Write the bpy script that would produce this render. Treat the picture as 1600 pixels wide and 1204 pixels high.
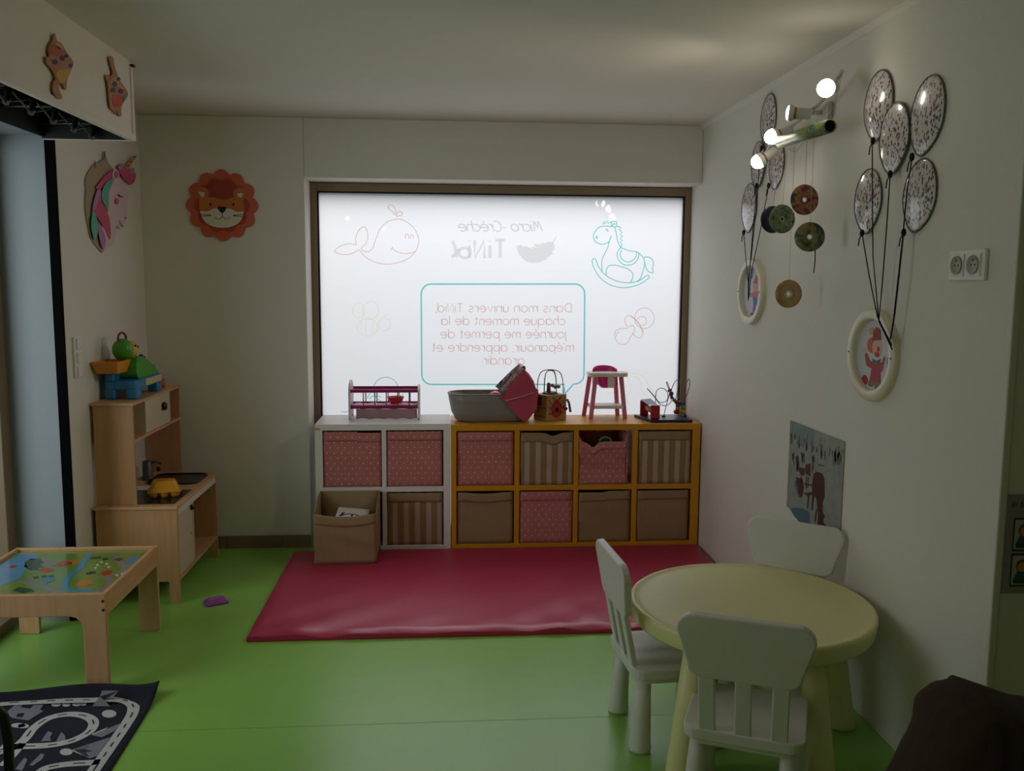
import bpy, bmesh, math, random
from mathutils import Vector, Matrix
random.seed(7)
for o in list(bpy.data.objects): bpy.data.objects.remove(o, do_unlink=True)
SC = bpy.context.scene
COL = SC.collection
PI = math.pi

# ---------------------------------------------------------------- camera
CAM_H, FPX = 1.60, 1376.7
YAW, PITCH, ROLL = math.radians(4.489), math.radians(6.663), math.radians(0.385)
cy_, sy_, cp_, sp_ = math.cos(YAW), math.sin(YAW), math.cos(PITCH), math.sin(PITCH)
_f = Vector((sy_*cp_, cy_*cp_, -sp_)); _r = Vector((cy_, -sy_, 0)); _d = _f.cross(_r)
_r2 = _r*math.cos(ROLL) - _d*math.sin(ROLL); _d2 = _r*math.sin(ROLL) + _d*math.cos(ROLL)
cam_data = bpy.data.cameras.new('camera'); cam = bpy.data.objects.new('camera', cam_data); COL.objects.link(cam)
cam_data.sensor_fit = 'HORIZONTAL'; cam_data.sensor_width = 36.0; cam_data.lens = 36.0*FPX/1600.0
cam_data.clip_start = 0.02
cm = Matrix.Identity(4)
for i in range(3):
    cm[i][0], cm[i][1], cm[i][2] = _r2[i], -_d2[i], -_f[i]
cm[2][3] = CAM_H
cam.matrix_world = cm
SC.camera = cam

# ---------------------------------------------------------------- sky, exposure, daylight
world = bpy.data.worlds.new('overcast_sky'); SC.world = world
world.use_nodes = True
wn = world.node_tree.nodes; wl = world.node_tree.links
wn['Background'].inputs['Color'].default_value = (0.86, 0.93, 1.0, 1)
wn['Background'].inputs['Strength'].default_value = 0.25
def daylight(name, loc, rot, sx, sy, power, col):
    l = bpy.data.lights.new(name, 'AREA'); l.shape = 'RECTANGLE'; l.size = sx; l.size_y = sy
    l.energy = power; l.color = col
    o = bpy.data.objects.new(name, l); COL.objects.link(o); o.location = loc; o.rotation_euler = rot
    return o
# daylight that reaches the room through the glazed door on the left and through the shop window
def aim(o, target): o.rotation_euler = (o.location-Vector(target)).to_track_quat('Z', 'Y').to_euler()
aim(daylight('door_daylight', (-2.9, 2.75, 1.5), (0, 0, 0), 1.3, 2.2, 24, (0.90, 0.96, 1.0)), (-1.6, 4.1, 1.1))
aim(daylight('window_daylight', (0.5, 7.9, 4.4), (0, 0, 0), 5.0, 3.4, 520, (0.97, 0.97, 1.0)), (0.4, 5.5, 1.4))
SC.view_settings.view_transform = 'Standard'
SC.view_settings.look = 'None'
SC.view_settings.exposure = 0.0
SC.view_settings.gamma = 1.0
SC.view_settings.use_curve_mapping = False
SC.cycles.use_denoising = True
SC.cycles.max_bounces = 8
SC.cycles.diffuse_bounces = 5
SC.cycles.transparent_max_bounces = 12
SC.cycles.caustics_reflective = False
SC.cycles.caustics_refractive = False
SC.cycles.sample_clamp_indirect = 4.0

# ---------------------------------------------------------------- survey helpers: sight line -> point on a plane of the room
def _ray(px, py):
    return _r2*((px-800)/FPX) + _d2*((py-602)/FPX) + _f
def on_y(px, py, Y):
    d = _ray(px, py); t = Y/d.y; return Vector((d.x*t, Y, CAM_H+d.z*t))
def on_x(px, py, X):
    d = _ray(px, py); t = X/d.x; return Vector((X, d.y*t, CAM_H+d.z*t))
def on_z(px, py, Z):
    d = _ray(px, py); t = (Z-CAM_H)/d.z; return Vector((d.x*t, d.y*t, Z))

# ---------------------------------------------------------------- materials
def lin(c):
    r = []
    for v in c[:3]:
        v = v/255.0
        r.append(v/12.92 if v <= 0.04045 else ((v+0.055)/1.055)**2.4)
    return tuple(r)+(1.0,)
MATS = {}
def mat(name, col, rough=0.5, var=0.06, scale=12.0, bump=0.0, bscale=None, metallic=0.0, spec=0.5, stretch=None, coat=0.0):
    if name in MATS: return MATS[name]
    m = bpy.data.materials.new(name); m.use_nodes = True
    nt = m.node_tree; b = nt.nodes['Principled BSDF']
    c = lin(col)
    b.inputs['Roughness'].default_value = rough
    b.inputs['Metallic'].default_value = metallic
    b.inputs['Specular IOR Level'].default_value = spec
    b.inputs['Coat Weight'].default_value = coat
    tc = nt.nodes.new('ShaderNodeTexCoord'); mp = nt.nodes.new('ShaderNodeMapping')
    nt.links.new(tc.outputs['Object'], mp.inputs['Vector'])
    if stretch: mp.inputs['Scale'].default_value = stretch
    nz = nt.nodes.new('ShaderNodeTexNoise'); nz.inputs['Scale'].default_value = scale; nz.inputs['Detail'].default_value = 4
    nt.links.new(mp.outputs['Vector'], nz.inputs['Vector'])
    mx = nt.nodes.new('ShaderNodeMix'); mx.data_type = 'RGBA'
    lo = tuple(max(0, v*(1-var)) for v in c[:3])+(1,); hi = tuple(min(1, v*(1+var)) for v in c[:3])+(1,)
    mx.inputs[6].default_value = lo; mx.inputs[7].default_value = hi
    nt.links.new(nz.outputs['Fac'], mx.inputs[0]); nt.links.new(mx.outputs[2], b.inputs['Base Color'])
    if bump:
        n2 = nt.nodes.new('ShaderNodeTexNoise'); n2.inputs['Scale'].default_value = bscale or scale*4; n2.inputs['Detail'].default_value = 3
        nt.links.new(mp.outputs['Vector'], n2.inputs['Vector'])
        bp = nt.nodes.new('ShaderNodeBump'); bp.inputs['Strength'].default_value = bump; bp.inputs['Distance'].default_value = 0.01
        nt.links.new(n2.outputs['Fac'], bp.inputs['Height']); nt.links.new(bp.outputs['Normal'], b.inputs['Normal'])
    MATS[name] = m
    return m
def wood(name, col, axis, rough=0.45):
    st = [14, 14, 14]; st[axis] = 1.2
    return mat(name, col, rough, 0.22, 3.0, 0.03, 8, stretch=tuple(st))
def base_color_socket(m):
    b = m.node_tree.nodes['Principled BSDF']; l = b.inputs['Base Color'].links[0]
    return b, l.from_socket
def dots_mat(name, col, dot, pitch=0.042, rad=0.0032):
    """fabric with small printed dots in offset rows, on the panel facing the room (object x / z)"""
    m = mat(name, col, 0.9, 0.10, 60, 0.15, 300); nt = m.node_tree; N = nt.nodes.new; L = nt.links.new
    b, src = base_color_socket(m)
    tc = N('ShaderNodeTexCoord'); sep = N('ShaderNodeSeparateXYZ'); L(tc.outputs['Object'], sep.inputs[0])
    def mth(op, a, bb=None, c=None):
        n = N('ShaderNodeMath'); n.operation = op
        for i, v in enumerate((a, bb, c)):
            if v is None: continue
            if isinstance(v, (int, float)): n.inputs[i].default_value = v
            else: L(v, n.inputs[i])
        return n.outputs[0]
    u = mth('DIVIDE', sep.outputs['X'], pitch); v = mth('DIVIDE', sep.outputs['Z'], pitch*0.74)
    row = mth('FLOOR', v); odd = mth('MULTIPLY', mth('FLOORED_MODULO', row, 2.0), 0.5)
    fu = mth('SUBTRACT', mth('FRACT', mth('ADD', u, odd)), 0.5); fv = mth('SUBTRACT', mth('FRACT', v), 0.5)
    du = mth('MULTIPLY', fu, pitch); dv = mth('MULTIPLY', fv, pitch*0.74)
    r = mth('SQRT', mth('ADD', mth('MULTIPLY', du, du), mth('MULTIPLY', dv, dv)))
    k = mth('LESS_THAN', r, rad)
    mx = N('ShaderNodeMix'); mx.data_type = 'RGBA'; L(k, mx.inputs[0]); L(src, mx.inputs[6]); mx.inputs[7].default_value = lin(dot)
    L(mx.outputs[2], b.inputs['Base Color'])
    return m
def stripes_mat(name, col, col2, pitch=0.066):
    """fabric with woven vertical stripes (object x)"""
    m = mat(name, col, 0.9, 0.10, 60, 0.15, 300); nt = m.node_tree; N = nt.nodes.new; L = nt.links.new
    b, src = base_color_socket(m)
    tc = N('ShaderNodeTexCoord'); sep = N('ShaderNodeSeparateXYZ'); L(tc.outputs['Object'], sep.inputs[0])
    a = N('ShaderNodeMath'); a.operation = 'DIVIDE'; L(sep.outputs['X'], a.inputs[0]); a.inputs[1].default_value = pitch
    f = N('ShaderNodeMath'); f.operation = 'FRACT'; L(a.outputs[0], f.inputs[0])
    g = N('ShaderNodeMath'); g.operation = 'LESS_THAN'; L(f.outputs[0], g.inputs[0]); g.inputs[1].default_value = 0.45
    mx = N('ShaderNodeMix'); mx.data_type = 'RGBA'; L(g.outputs[0], mx.inputs[0]); L(src, mx.inputs[6]); mx.inputs[7].default_value = lin(col2)
    L(mx.outputs[2], b.inputs['Base Color'])
    return m
def emit_mat(name, col, strength):
    m = bpy.data.materials.new(name); m.use_nodes = True; nt = m.node_tree; nt.nodes.clear()
    e = nt.nodes.new('ShaderNodeEmission'); e.inputs[0].default_value = col; e.inputs[1].default_value = strength
    o = nt.nodes.new('ShaderNodeOutputMaterial'); nt.links.new(e.outputs[0], o.inputs[0]); return m
def vinyl_print(name, col):
    """see-through coloured vinyl cut-outs stuck on the window film"""
    m = bpy.data.materials.new(name); m.use_nodes = True; nt = m.node_tree; nt.nodes.clear()
    e = nt.nodes.new('ShaderNodeBsdfTransparent'); e.inputs[0].default_value = tuple(v**.5 for v in lin(col))
    o = nt.nodes.new('ShaderNodeOutputMaterial'); nt.links.new(e.outputs[0], o.inputs[0]); return m
def film_mat():
    """frosted adhesive film on the pane: lets daylight through diffusely, faint gloss"""
    m = bpy.data.materials.new('frosted_film'); m.use_nodes = True; nt = m.node_tree; nt.nodes.clear()
    N = nt.nodes.new; L = nt.links.new
    t = N('ShaderNodeBsdfTranslucent'); t.inputs[0].default_value = (0.86, 0.87, 0.88, 1)
    r = N('ShaderNodeBsdfRefraction'); r.inputs['Roughness'].default_value = 0.62; r.inputs['IOR'].default_value = 1.25; r.inputs[0].default_value = (0.88, 0.9, 0.92, 1)
    d = N('ShaderNodeBsdfDiffuse'); d.inputs[0].default_value = (0.5, 0.5, 0.5, 1)
    a0 = N('ShaderNodeMixShader'); a0.inputs[0].default_value = 0.5; L(t.outputs[0], a0.inputs[1]); L(r.outputs[0], a0.inputs[2])
    a = N('ShaderNodeMixShader'); a.inputs[0].default_value = 0.10; L(a0.outputs[0], a.inputs[1]); L(d.outputs[0], a.inputs[2])
    g = N('ShaderNodeBsdfGlossy'); g.inputs['Roughness'].default_value = 0.008
    fr = N('ShaderNodeFresnel'); fr.inputs[0].default_value = 1.45
    b = N('ShaderNodeMixShader'); L(fr.outputs[0], b.inputs[0]); L(a.outputs[0], b.inputs[1]); L(g.outputs[0], b.inputs[2])
    o = N('ShaderNodeOutputMaterial'); L(b.outputs[0], o.inputs[0]); return m
def glass_mat():
    m = bpy.data.materials.new('door_glass'); m.use_nodes = True; nt = m.node_tree; nt.nodes.clear()
    N = nt.nodes.new; L = nt.links.new
    t = N('ShaderNodeBsdfTransparent'); t.inputs[0].default_value = (0.93, 0.96, 0.95, 1)
    g = N('ShaderNodeBsdfGlossy'); g.inputs['Roughness'].default_value = 0.01
    fr = N('ShaderNodeFresnel'); fr.inputs[0].default_value = 1.45
    b = N('ShaderNodeMixShader'); L(fr.outputs[0], b.inputs[0]); L(t.outputs[0], b.inputs[1]); L(g.outputs[0], b.inputs[2])
    o = N('ShaderNodeOutputMaterial'); L(b.outputs[0], o.inputs[0]); return m

# ---------------------------------------------------------------- mesh building
def catmull(pts, closed=False, n=5):
    P = [Vector(p) for p in pts]; out = []; m = len(P)
    segs = m if closed else m-1
    for i in range(segs):
        if closed: a, b, c, d = P[(i-1) % m], P[i], P[(i+1) % m], P[(i+2) % m]
        else: a, b, c, d = P[max(i-1, 0)], P[i], P[i+1], P[min(i+2, m-1)]
        for k in range(n):
            t = k/n
            out.append(0.5*((2*b)+(c-a)*t+(2*a-5*b+4*c-d)*t*t+(3*b-a-3*c+d)*t*t*t))
    if not closed: out.append(P[-1])
    return out
class MB:
    def __init__(s): s.v = []; s.f = []; s.mi = []; s.sm = []
    def add(s, vs, fs, mi=0, smooth=False):
        o = len(s.v); s.v += [Vector(v) for v in vs]
        for f in fs: s.f.append([i+o for i in f]); s.mi.append(mi); s.sm.append(smooth)
        return s
    def box(s, x0, y0, z0, x1, y1, z1, mi=0):
        vs = [(x, y, z) for z in (z0, z1) for y in (y0, y1) for x in (x0, x1)]
        return s.add(vs, [(0, 2, 3, 1), (4, 5, 7, 6), (0, 1, 5, 4), (2, 6, 7, 3), (0, 4, 6, 2), (1, 3, 7, 5)], mi)
    def bar(s, a, b, w, h, up=(0, 0, 1), mi=0):
        a, b = Vector(a), Vector(b); d = (b-a).normalized(); u = Vector(up); sd = d.cross(u).normalized(); u = sd.cross(d)
        vs = [p+sd*(i*w/2)+u*(j*h/2) for p in (a, b) for j in (-1, 1) for i in (-1, 1)]
        return s.add(vs, [(0, 1, 3, 2), (4, 6, 7, 5), (0, 4, 5, 1), (2, 3, 7, 6), (0, 2, 6, 4), (1, 5, 7, 3)], mi)
    def prism(s, poly, O, U, V, N, n0, n1, mi=0):
        O, U, V, N = Vector(O), Vector(U), Vector(V), Vector(N); k = len(poly)
        a = [O+U*p[0]+V*p[1]+N*n0 for p in poly]; b = [O+U*p[0]+V*p[1]+N*n1 for p in poly]
        fs = [list(range(k))[::-1], [i+k for i in range(k)]]+[(i, (i+1) % k, (i+1) % k+k, i+k) for i in range(k)]
        return s.add(a+b, fs, mi)
    def lathe(s, prof, c=(0, 0, 0), n=24, mi=0, sx=1.0, sy=1.0, rot=None, smooth=True, caps=True):
        c = Vector(c); vs = []; fs = []
        for r, z in prof:
            for i in range(n):
                a = 2*PI*i/n; p = Vector((r*sx*math.cos(a), r*sy*math.sin(a), z))
                vs.append(c+(rot @ p if rot else p))
        for j in range(len(prof)-1):
            for i in range(n):
                k = (i+1) % n; fs.append((j*n+i, j*n+k, (j+1)*n+k, (j+1)*n+i))
        s.add(vs, fs, mi, smooth)
        o = len(s.v)-len(vs)
        if not caps or prof[0] == prof[-1]: return s
        if prof[0][0] > 1e-5: s.f.append([o+i for i in range(n)][::-1]); s.mi.append(mi); s.sm.append(False)
        if prof[-1][0] > 1e-5: s.f.append([o+(len(prof)-1)*n+i for i in range(n)]); s.mi.append(mi); s.sm.append(False)
        return s
    def ball(s, c, rx, ry=None, rz=None, n=12, mi=0, rot=None):
        ry = ry or rx; rz = rz or rx; vs = []; fs = []; c = Vector(c); m = max(6, n//2)
        for j in range(m+1):
            t = -PI/2+PI*j/m
            for i in range(n):
                a = 2*PI*i/n; p = Vector((rx*math.cos(t)*math.cos(a), ry*math.cos(t)*math.sin(a), rz*math.sin(t)))
                vs.append(c+(rot @ p if rot else p))
        for j in range(m):
            for i in range(n):
                k = (i+1) % n; fs.append((j*n+i, j*n+k, (j+1)*n+k, (j+1)*n+i))
        return s.add(vs, fs, mi, True)
    def tube(s, path, r, n=8, closed=False, mi=0):
        P = [Vector(p) for p in path]; m = len(P); vs = []; fs = []; up = Vector((0.13, 0.31, 0.94))
        for i, p in enumerate(P):
            if closed: t = P[(i+1) % m]-P[(i-1) % m]
            else: t = P[min(i+1, m-1)]-P[max(i-1, 0)]
            t = t.normalized() if t.length > 1e-9 else Vector((0, 0, 1))
            a = t.cross(up); a = a.normalized() if a.length > 1e-4 else t.orthogonal().normalized()
            b = t.cross(a); up = -b if False else up
            rr = r[i] if isinstance(r, (list, tuple)) else r
            for k in range(n): vs.append(p+a*(rr*math.cos(2*PI*k/n))+b*(rr*math.sin(2*PI*k/n)))
        for i in range(m if closed else m-1):
            j = (i+1) % m
            for k in range(n): l = (k+1) % n; fs.append((i*n+k, i*n+l, j*n+l, j*n+k))
        s.add(vs, fs, mi, True)
        if not closed:
            o = len(s.v)-len(vs)
            for q in ([o+k for k in range(n)][::-1], [o+(m-1)*n+k for k in range(n)]): s.f.append(q); s.mi.append(mi); s.sm.append(False)
        return s
    def ribbon(s, path, w, N, t=0.001, closed=False, mi=0):
        """flat band of width w along a path of 3d points lying in a surface of normal N"""
        P = [Vector(p) for p in path]; N = Vector(N).normalized(); m = len(P); vs = []; fs = []
        for i, p in enumerate(P):
            if closed: tg = P[(i+1) % m]-P[(i-1) % m]
            else: tg = P[min(i+1, m-1)]-P[max(i-1, 0)]
            if tg.length < 1e-9: tg = Vector((1, 0, 0))
            sd = N.cross(tg.normalized()).normalized()*(w/2)
            vs += [p-sd, p+sd, p+sd+N*t, p-sd+N*t]
        for i in range(m if closed else m-1):
            j = (i+1) % m
            for k in range(4): l = (k+1) % 4; fs.append((i*4+k, j*4+k, j*4+l, i*4+l))
        s.add(vs, fs, mi)
        if not closed:
            o = len(s.v)-len(vs); s.f += [[o, o+1, o+2, o+3], [o+4*(m-1)+3, o+4*(m-1)+2, o+4*(m-1)+1, o+4*(m-1)]]; s.mi += [mi, mi]; s.sm += [False, False]
        return s
    def grid(s, rows, mi=0, smooth=True):
        h = len(rows); w = len(rows[0]); vs = [p for r in rows for p in r]
        return s.add(vs, [(j*w+i, j*w+i+1, (j+1)*w+i+1, (j+1)*w+i) for j in range(h-1) for i in range(w-1)], mi, smooth)
    def xf(s, M):
        s.v = [M @ v for v in s.v]; return s
    def build(s, name, mats, parent=None, bevel=0.0, seg=2, local=False, smooth=None, fix=True):
        me = bpy.data.meshes.new(name)
        off = Vector((0, 0, 0))
        if parent is not None and not local:
            q = parent
            while q is not None: off += q.location; q = q.parent
        me.from_pydata([tuple(v-off) for v in s.v], [], s.f)
        mats = mats if isinstance(mats, (list, tuple)) else [mats]
        for m in mats: me.materials.append(m)
        for p, mi, sm in zip(me.polygons, s.mi, s.sm):
            p.material_index = mi; p.use_smooth = sm if smooth is None else smooth
        me.update()
        if fix:
            bm = bmesh.new(); bm.from_mesh(me); bmesh.ops.recalc_face_normals(bm, faces=bm.faces); bm.to_mesh(me); bm.free()
        o = bpy.data.objects.new(name, me); COL.objects.link(o)
        if parent is not None: o.parent = parent
        if bevel:
            b = o.modifiers.new('bevel', 'BEVEL'); b.width = bevel; b.segments = seg; b.limit_method = 'ANGLE'; b.angle_limit = math.radians(40)
        return o
def thing(name, label, cat, loc=(0, 0, 0), rz=0.0, group=None):
    o = bpy.data.objects.new(name, None); COL.objects.link(o); o.empty_display_size = 0.05
    o.location = loc; o.rotation_euler = (0, 0, rz); tag(o, label, cat, group); return o
def tag(o, label, cat, group=None):
    o['label'] = label; o['category'] = cat
    if group: o['group'] = group
    return o
def structure(o, label=None):
    o['kind'] = 'structure'
    if label: o['label'] = label
    return o
def struct_empty(name, loc, label=None):
    o = bpy.data.objects.new(name, None); COL.objects.link(o); o.location = loc; structure(o, label); return o
def rrect(x0, y0, x1, y1, r, n=5):
    out = []
    for cx, cy, a0 in ((x1-r, y1-r, 0), (x0+r, y1-r, 90), (x0+r, y0+r, 180), (x1-r, y0+r, 270)):
        for k in range(n+1):
            a = math.radians(a0+90*k/n); out.append((cx+r*math.cos(a), cy+r*math.sin(a)))
    return out
def ellipse(cx, cy, rx, ry, n=24, rot=0.0, a0=0, a1=360):
    out = []; full = abs(a1-a0) >= 360
    for k in range(n if full else n+1):
        a = math.radians(a0+(a1-a0)*k/n); x, y = rx*math.cos(a), ry*math.sin(a)
        out.append((cx+x*math.cos(rot)-y*math.sin(rot), cy+x*math.sin(rot)+y*math.cos(rot)))
    return out
# ================================================================ THE ROOM
XR, XL, XD, YB, ZC, YE = 1.55, -1.72, -1.98, 5.28, 2.535, 2.295
wall_m = mat('wall_paint', (226, 223, 214), 0.75, 0.02, 3, 0.05, 120)
ceil_m = mat('ceiling_paint', (226, 222, 210), 0.8, 0.02, 3, 0.05, 90)
jamb_m = mat('jamb_paint', (156, 165, 170), 0.6, 0.03, 3, 0.03, 60)
floor_m = mat('green_vinyl', (144, 198, 90), 0.32, 0.05, 5, 0.02, 40, spec=0.42)
base_m = mat('taupe_baseboard', (132, 112, 88), 0.55, 0.08, 10)
frame_m = mat('taupe_window_frame', (142, 122, 96), 0.45, 0.04, 10)
black_m = mat('black_metal', (14, 14, 15), 0.5, 0.1, 10)
rail_m = mat('matt_black_rail', (5, 5, 6), 0.9, 0.1, 10, spec=0.1)
dark_m = mat('dark_green_housing', (22, 30, 27), 0.7, 0.25, 14)
white_m = mat('white_lacquer', (232, 230, 226), 0.4, 0.02, 8)

fl = struct_empty('floor', (0, 0, 0), 'green vinyl floor laid in wide sheets')
MB().box(-2.06, -1.6, -0.05, 3.5, 3.072, 0).build('vinyl_sheet', floor_m, fl)
MB().box(-2.06, 3.0745, -0.05, 3.5, 5.75, 0).build('vinyl_sheet', floor_m, fl)
MB().box(-2.06, 3.0, -0.08, 3.5, 3.2, -0.0502).build('seam_backing', mat('seam_dark', (40, 62, 26), 0.8), fl)
structure(MB().box(-2.3, -1.7, ZC, 3.6, 5.62, ZC+0.12).build('ceiling', ceil_m), 'flat off-white ceiling')
# back wall with the deep window niche that reaches the floor
wb = MB().box(-2.25, YB, 0, -0.80, 5.56, ZC).box(-0.80, YB, 2.195, XR, 5.56, ZC)
structure(wb.build('wall_back', wall_m, bevel=0.006), 'off-white back wall around the window niche')
structure(MB().box(XR, YE, 0, XR+0.16, 5.56, ZC).build('wall_right', wall_m, bevel=0.008, seg=3), 'off-white wall with balloon decorations')
structure(MB().box(XR+0.16, YE+0.003, 0, 3.5, YE+0.15, ZC).build('wall_return', wall_m), 'wall stub facing the room beside the right wall')
structure(MB().box(XR-0.004, YE-0.004, 0, XR+0.02, YE+0.02, ZC-0.001).build('trim_1', wall_m, bevel=0.004), 'corner bead on the end of the right wall')
structure(MB().prism([(0, 0), (-0.022, 0), (-0.018, -0.010), (-0.008, -0.022), (0, -0.026)], (XR, 0, ZC), (1, 0, 0), (0, 0, 1), (0, 1, 0), YE, YB).build('trim_2', wall_m), 'thin cove moulding under the ceiling')
structure(MB().box(-2.25, 4.17, 0, XL, YB, ZC).build('wall_left', wall_m, bevel=0.004), 'off-white wall behind the toy kitchen')
structure(MB().box(-2.25, -1.6, 0, XL, 2.35, ZC).build('wall_left_near', wall_m), 'left wall before the glazed door')
structure(MB().box(-2.25, 2.35, 2.232, XL, 4.17, ZC).build('wall_left_lintel', jamb_m), 'lintel over the glazed door')
structure(MB().box(-2.25, -1.75, 0, 3.6, -1.6, ZC).build('wall_rear', wall_m), 'wall behind the viewer')
structure(MB().box(3.5, -1.6, 0, 3.62, YE+0.15, ZC).build('wall_far_right', wall_m), 'wall of the adjoining space')
# painted reveal of the door opening (white board, light blue-grey)
structure(MB().box(-1.975, 4.155, 0.0, -1.762, 4.17, 2.232).build('trim_3', jamb_m), 'pale board lining the door reveal')
structure(MB().box(-1.762, 4.152, 0, -1.722, 4.172, 2.232).build('trim_4', rail_m), 'black shutter guide rail beside the door reveal')
bb = struct_empty('baseboard_back', (-1.26, YB, 0), 'taupe tiled skirting under the lion plaque')
for a, b in ((-1.72, -1.30), (-1.298, -0.97), (-0.968, -0.80)):
    MB().box(a, YB-0.012, 0, b, YB, 0.075).build('skirting_tile', base_m, bb, bevel=0.002)
structure(MB().box(XL, 4.172, 0, XL+0.012, YB-0.012, 0.075).build('baseboard_left', base_m, bevel=0.002), 'taupe skirting behind the toy kitchen')

# ---- glazed door in the left wall
dr = struct_empty('door_1', (XD, 3.25, 0), 'glazed door in the left wall')
MB().box(XD-0.06, 2.35, 0, XD, 4.155, 0.055).build('sill_rail', base_m, dr, bevel=0.004)
MB().box(XD-0.06, 2.35, 2.17, XD, 4.155, 2.232).build('head_rail', frame_m, dr, bevel=0.004)
for y0, y1 in ((4.075, 4.155), (3.20, 3.28), (2.35, 2.43)):
    MB().box(XD-0.06, y0, 0.055, XD, y1, 2.17).build('stile', frame_m, dr, bevel=0.004)
gl = glass_mat()
for y0, y1 in ((2.43, 3.20), (3.28, 4.075)):
    MB().add([(XD-0.03, y1, 0.055), (XD-0.03, y0, 0.055), (XD-0.03, y0, 2.17), (XD-0.03, y1, 2.17)], [(0, 3, 2, 1)]).build('glass_pane', gl, dr, fix=False)
# pavement outside the door and the window
structure(MB().box(-6, -1.6, -0.12, -2.06, 8, -0.05).box(-2.06, 5.75, -0.12, 4, 8, -0.05).build('ground_outside', mat('paving_outside', (160, 158, 152), 0.8)), 'paved ground outside')

# ---- shutter box over the door (soffit) with the folded grille inside
sb = struct_empty('trim_5', (XL, 4.06, 2.2), 'white boxed-in shutter housing under the ceiling')
panel_m = mat('housing_panel', (228, 220, 210), 0.45, 0.02, 6)
MB().box(-1.358, 0.4, 2.2, -1.34, 4.06, ZC).build('front_panel', panel_m, sb, bevel=0.002)
MB().box(-1.72, 4.045, 2.2, -1.358, 4.06, ZC).build('end_panel', panel_m, sb, bevel=0.002)
MB().box(-1.34, 0.4, 2.2, -1.334, 4.06, 2.228).build('edge_strip', panel_m, sb, bevel=0.0015)
MB().box(-1.34, 4.032, 2.228, -1.335, 4.06, ZC-0.03).build('edge_strip', panel_m, sb, bevel=0.0015)
MB().box(-1.72, 0.4, 2.36, -1.36, 4.043, 2.37).box(-1.719, 0.4, 2.21, -1.712, 4.043, 2.36).box(-1.719, 4.035, 2.203, -1.36, 4.043, 2.36).box(-1.366, 0.4, 2.204, -1.36, 4.04, 2.36).build('dark_lining', dark_m, sb)
MB().box(-1.352, 4.035, ZC-0.022, -1.325, 4.062, ZC-0.014).build('bracket', black_m, sb)
gr = thing('rolling_grille', 'dark steel link grille rolled up inside the white shutter housing', 'grille', (-1.5, 3.3, 2.2))
steel_m = mat('dull_steel', (92, 94, 92), 0.4, 0.15, 20, metallic=0.7)
ys = [4.0-0.187*k for k in range(9)]
for k, y in enumerate(ys):
    for xo in (-1.5,):
        MB().tube([(xo, y, 2.203), (xo, y+0.012, 2.215), (xo, y+0.03, 2.262)], 0.012, 8).build('link_tube', steel_m, gr)
        if k+1 < len(ys):
            MB().tube([(xo, y, 2.205), (xo, ys[k+1]+0.03, 2.26)], 0.0035, 6).build('cross_wire', steel_m, gr)
            MB().tube([(xo, y+0.03, 2.26), (xo, ys[k+1], 2.205)], 0.0035, 6).build('cross_wire', steel_m, gr)
for y in ys[::2]: MB().tube([(-1.71, y, 2.262), (-1.37, y, 2.262)], 0.006, 6).build('cross_rod', steel_m, gr)

# ---- shop window with frosted film
WX0, WX1, WT, WY = -0.80, 1.548, 2.192, 5.50
win = struct_empty('window_1', (0.37, WY, 0), 'large shop window covered with printed frosted film')
for x0, x1 in ((WX0, -0.762), (1.512, WX1)):
    MB().box(x0, WY, 0, x1, WY+0.06, WT).build('frame_stile', frame_m, win, bevel=0.003)
for z0, z1 in ((2.143, WT), (0, 0.06)):
    MB().box(-0.762, WY, z0, 1.512, WY+0.06, z1).build('frame_rail', frame_m, win, bevel=0.003)
MB().box(-0.762, WY+0.012, 0.06, -0.752, WY+0.06, 2.143).box(1.502, WY+0.012, 0.06, 1.512, WY+0.06, 2.143).box(-0.752, WY+0.012, 2.134, 1.502, WY+0.06, 2.143).build('black_gasket', black_m, win)
FY = WY+0.032
film = MB().add([(-0.752, FY, 0.06), (1.502, FY, 0.06), (1.502, FY, 2.134), (-0.752, FY, 2.134)], [(0, 1, 2, 3)]).build('frosted_film', film_mat(), win, fix=False)
# unseen pink reveal, added to tint and shade the film's edges
pink_r = mat('added_reveal_pink', (236, 205, 190), 0.8)
structure(MB().box(-0.9, WY+0.062, 2.16, 1.7, WY+0.12, 2.30).box(-0.95, WY+0.062, 0, -0.79, WY+0.12, 2.30).box(1.55, WY+0.062, 0, 1.7, WY+0.12, 2.30).build('wall_added_reveal', pink_r), 'unseen pink edge added around the window opening to tone the film')

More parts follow.
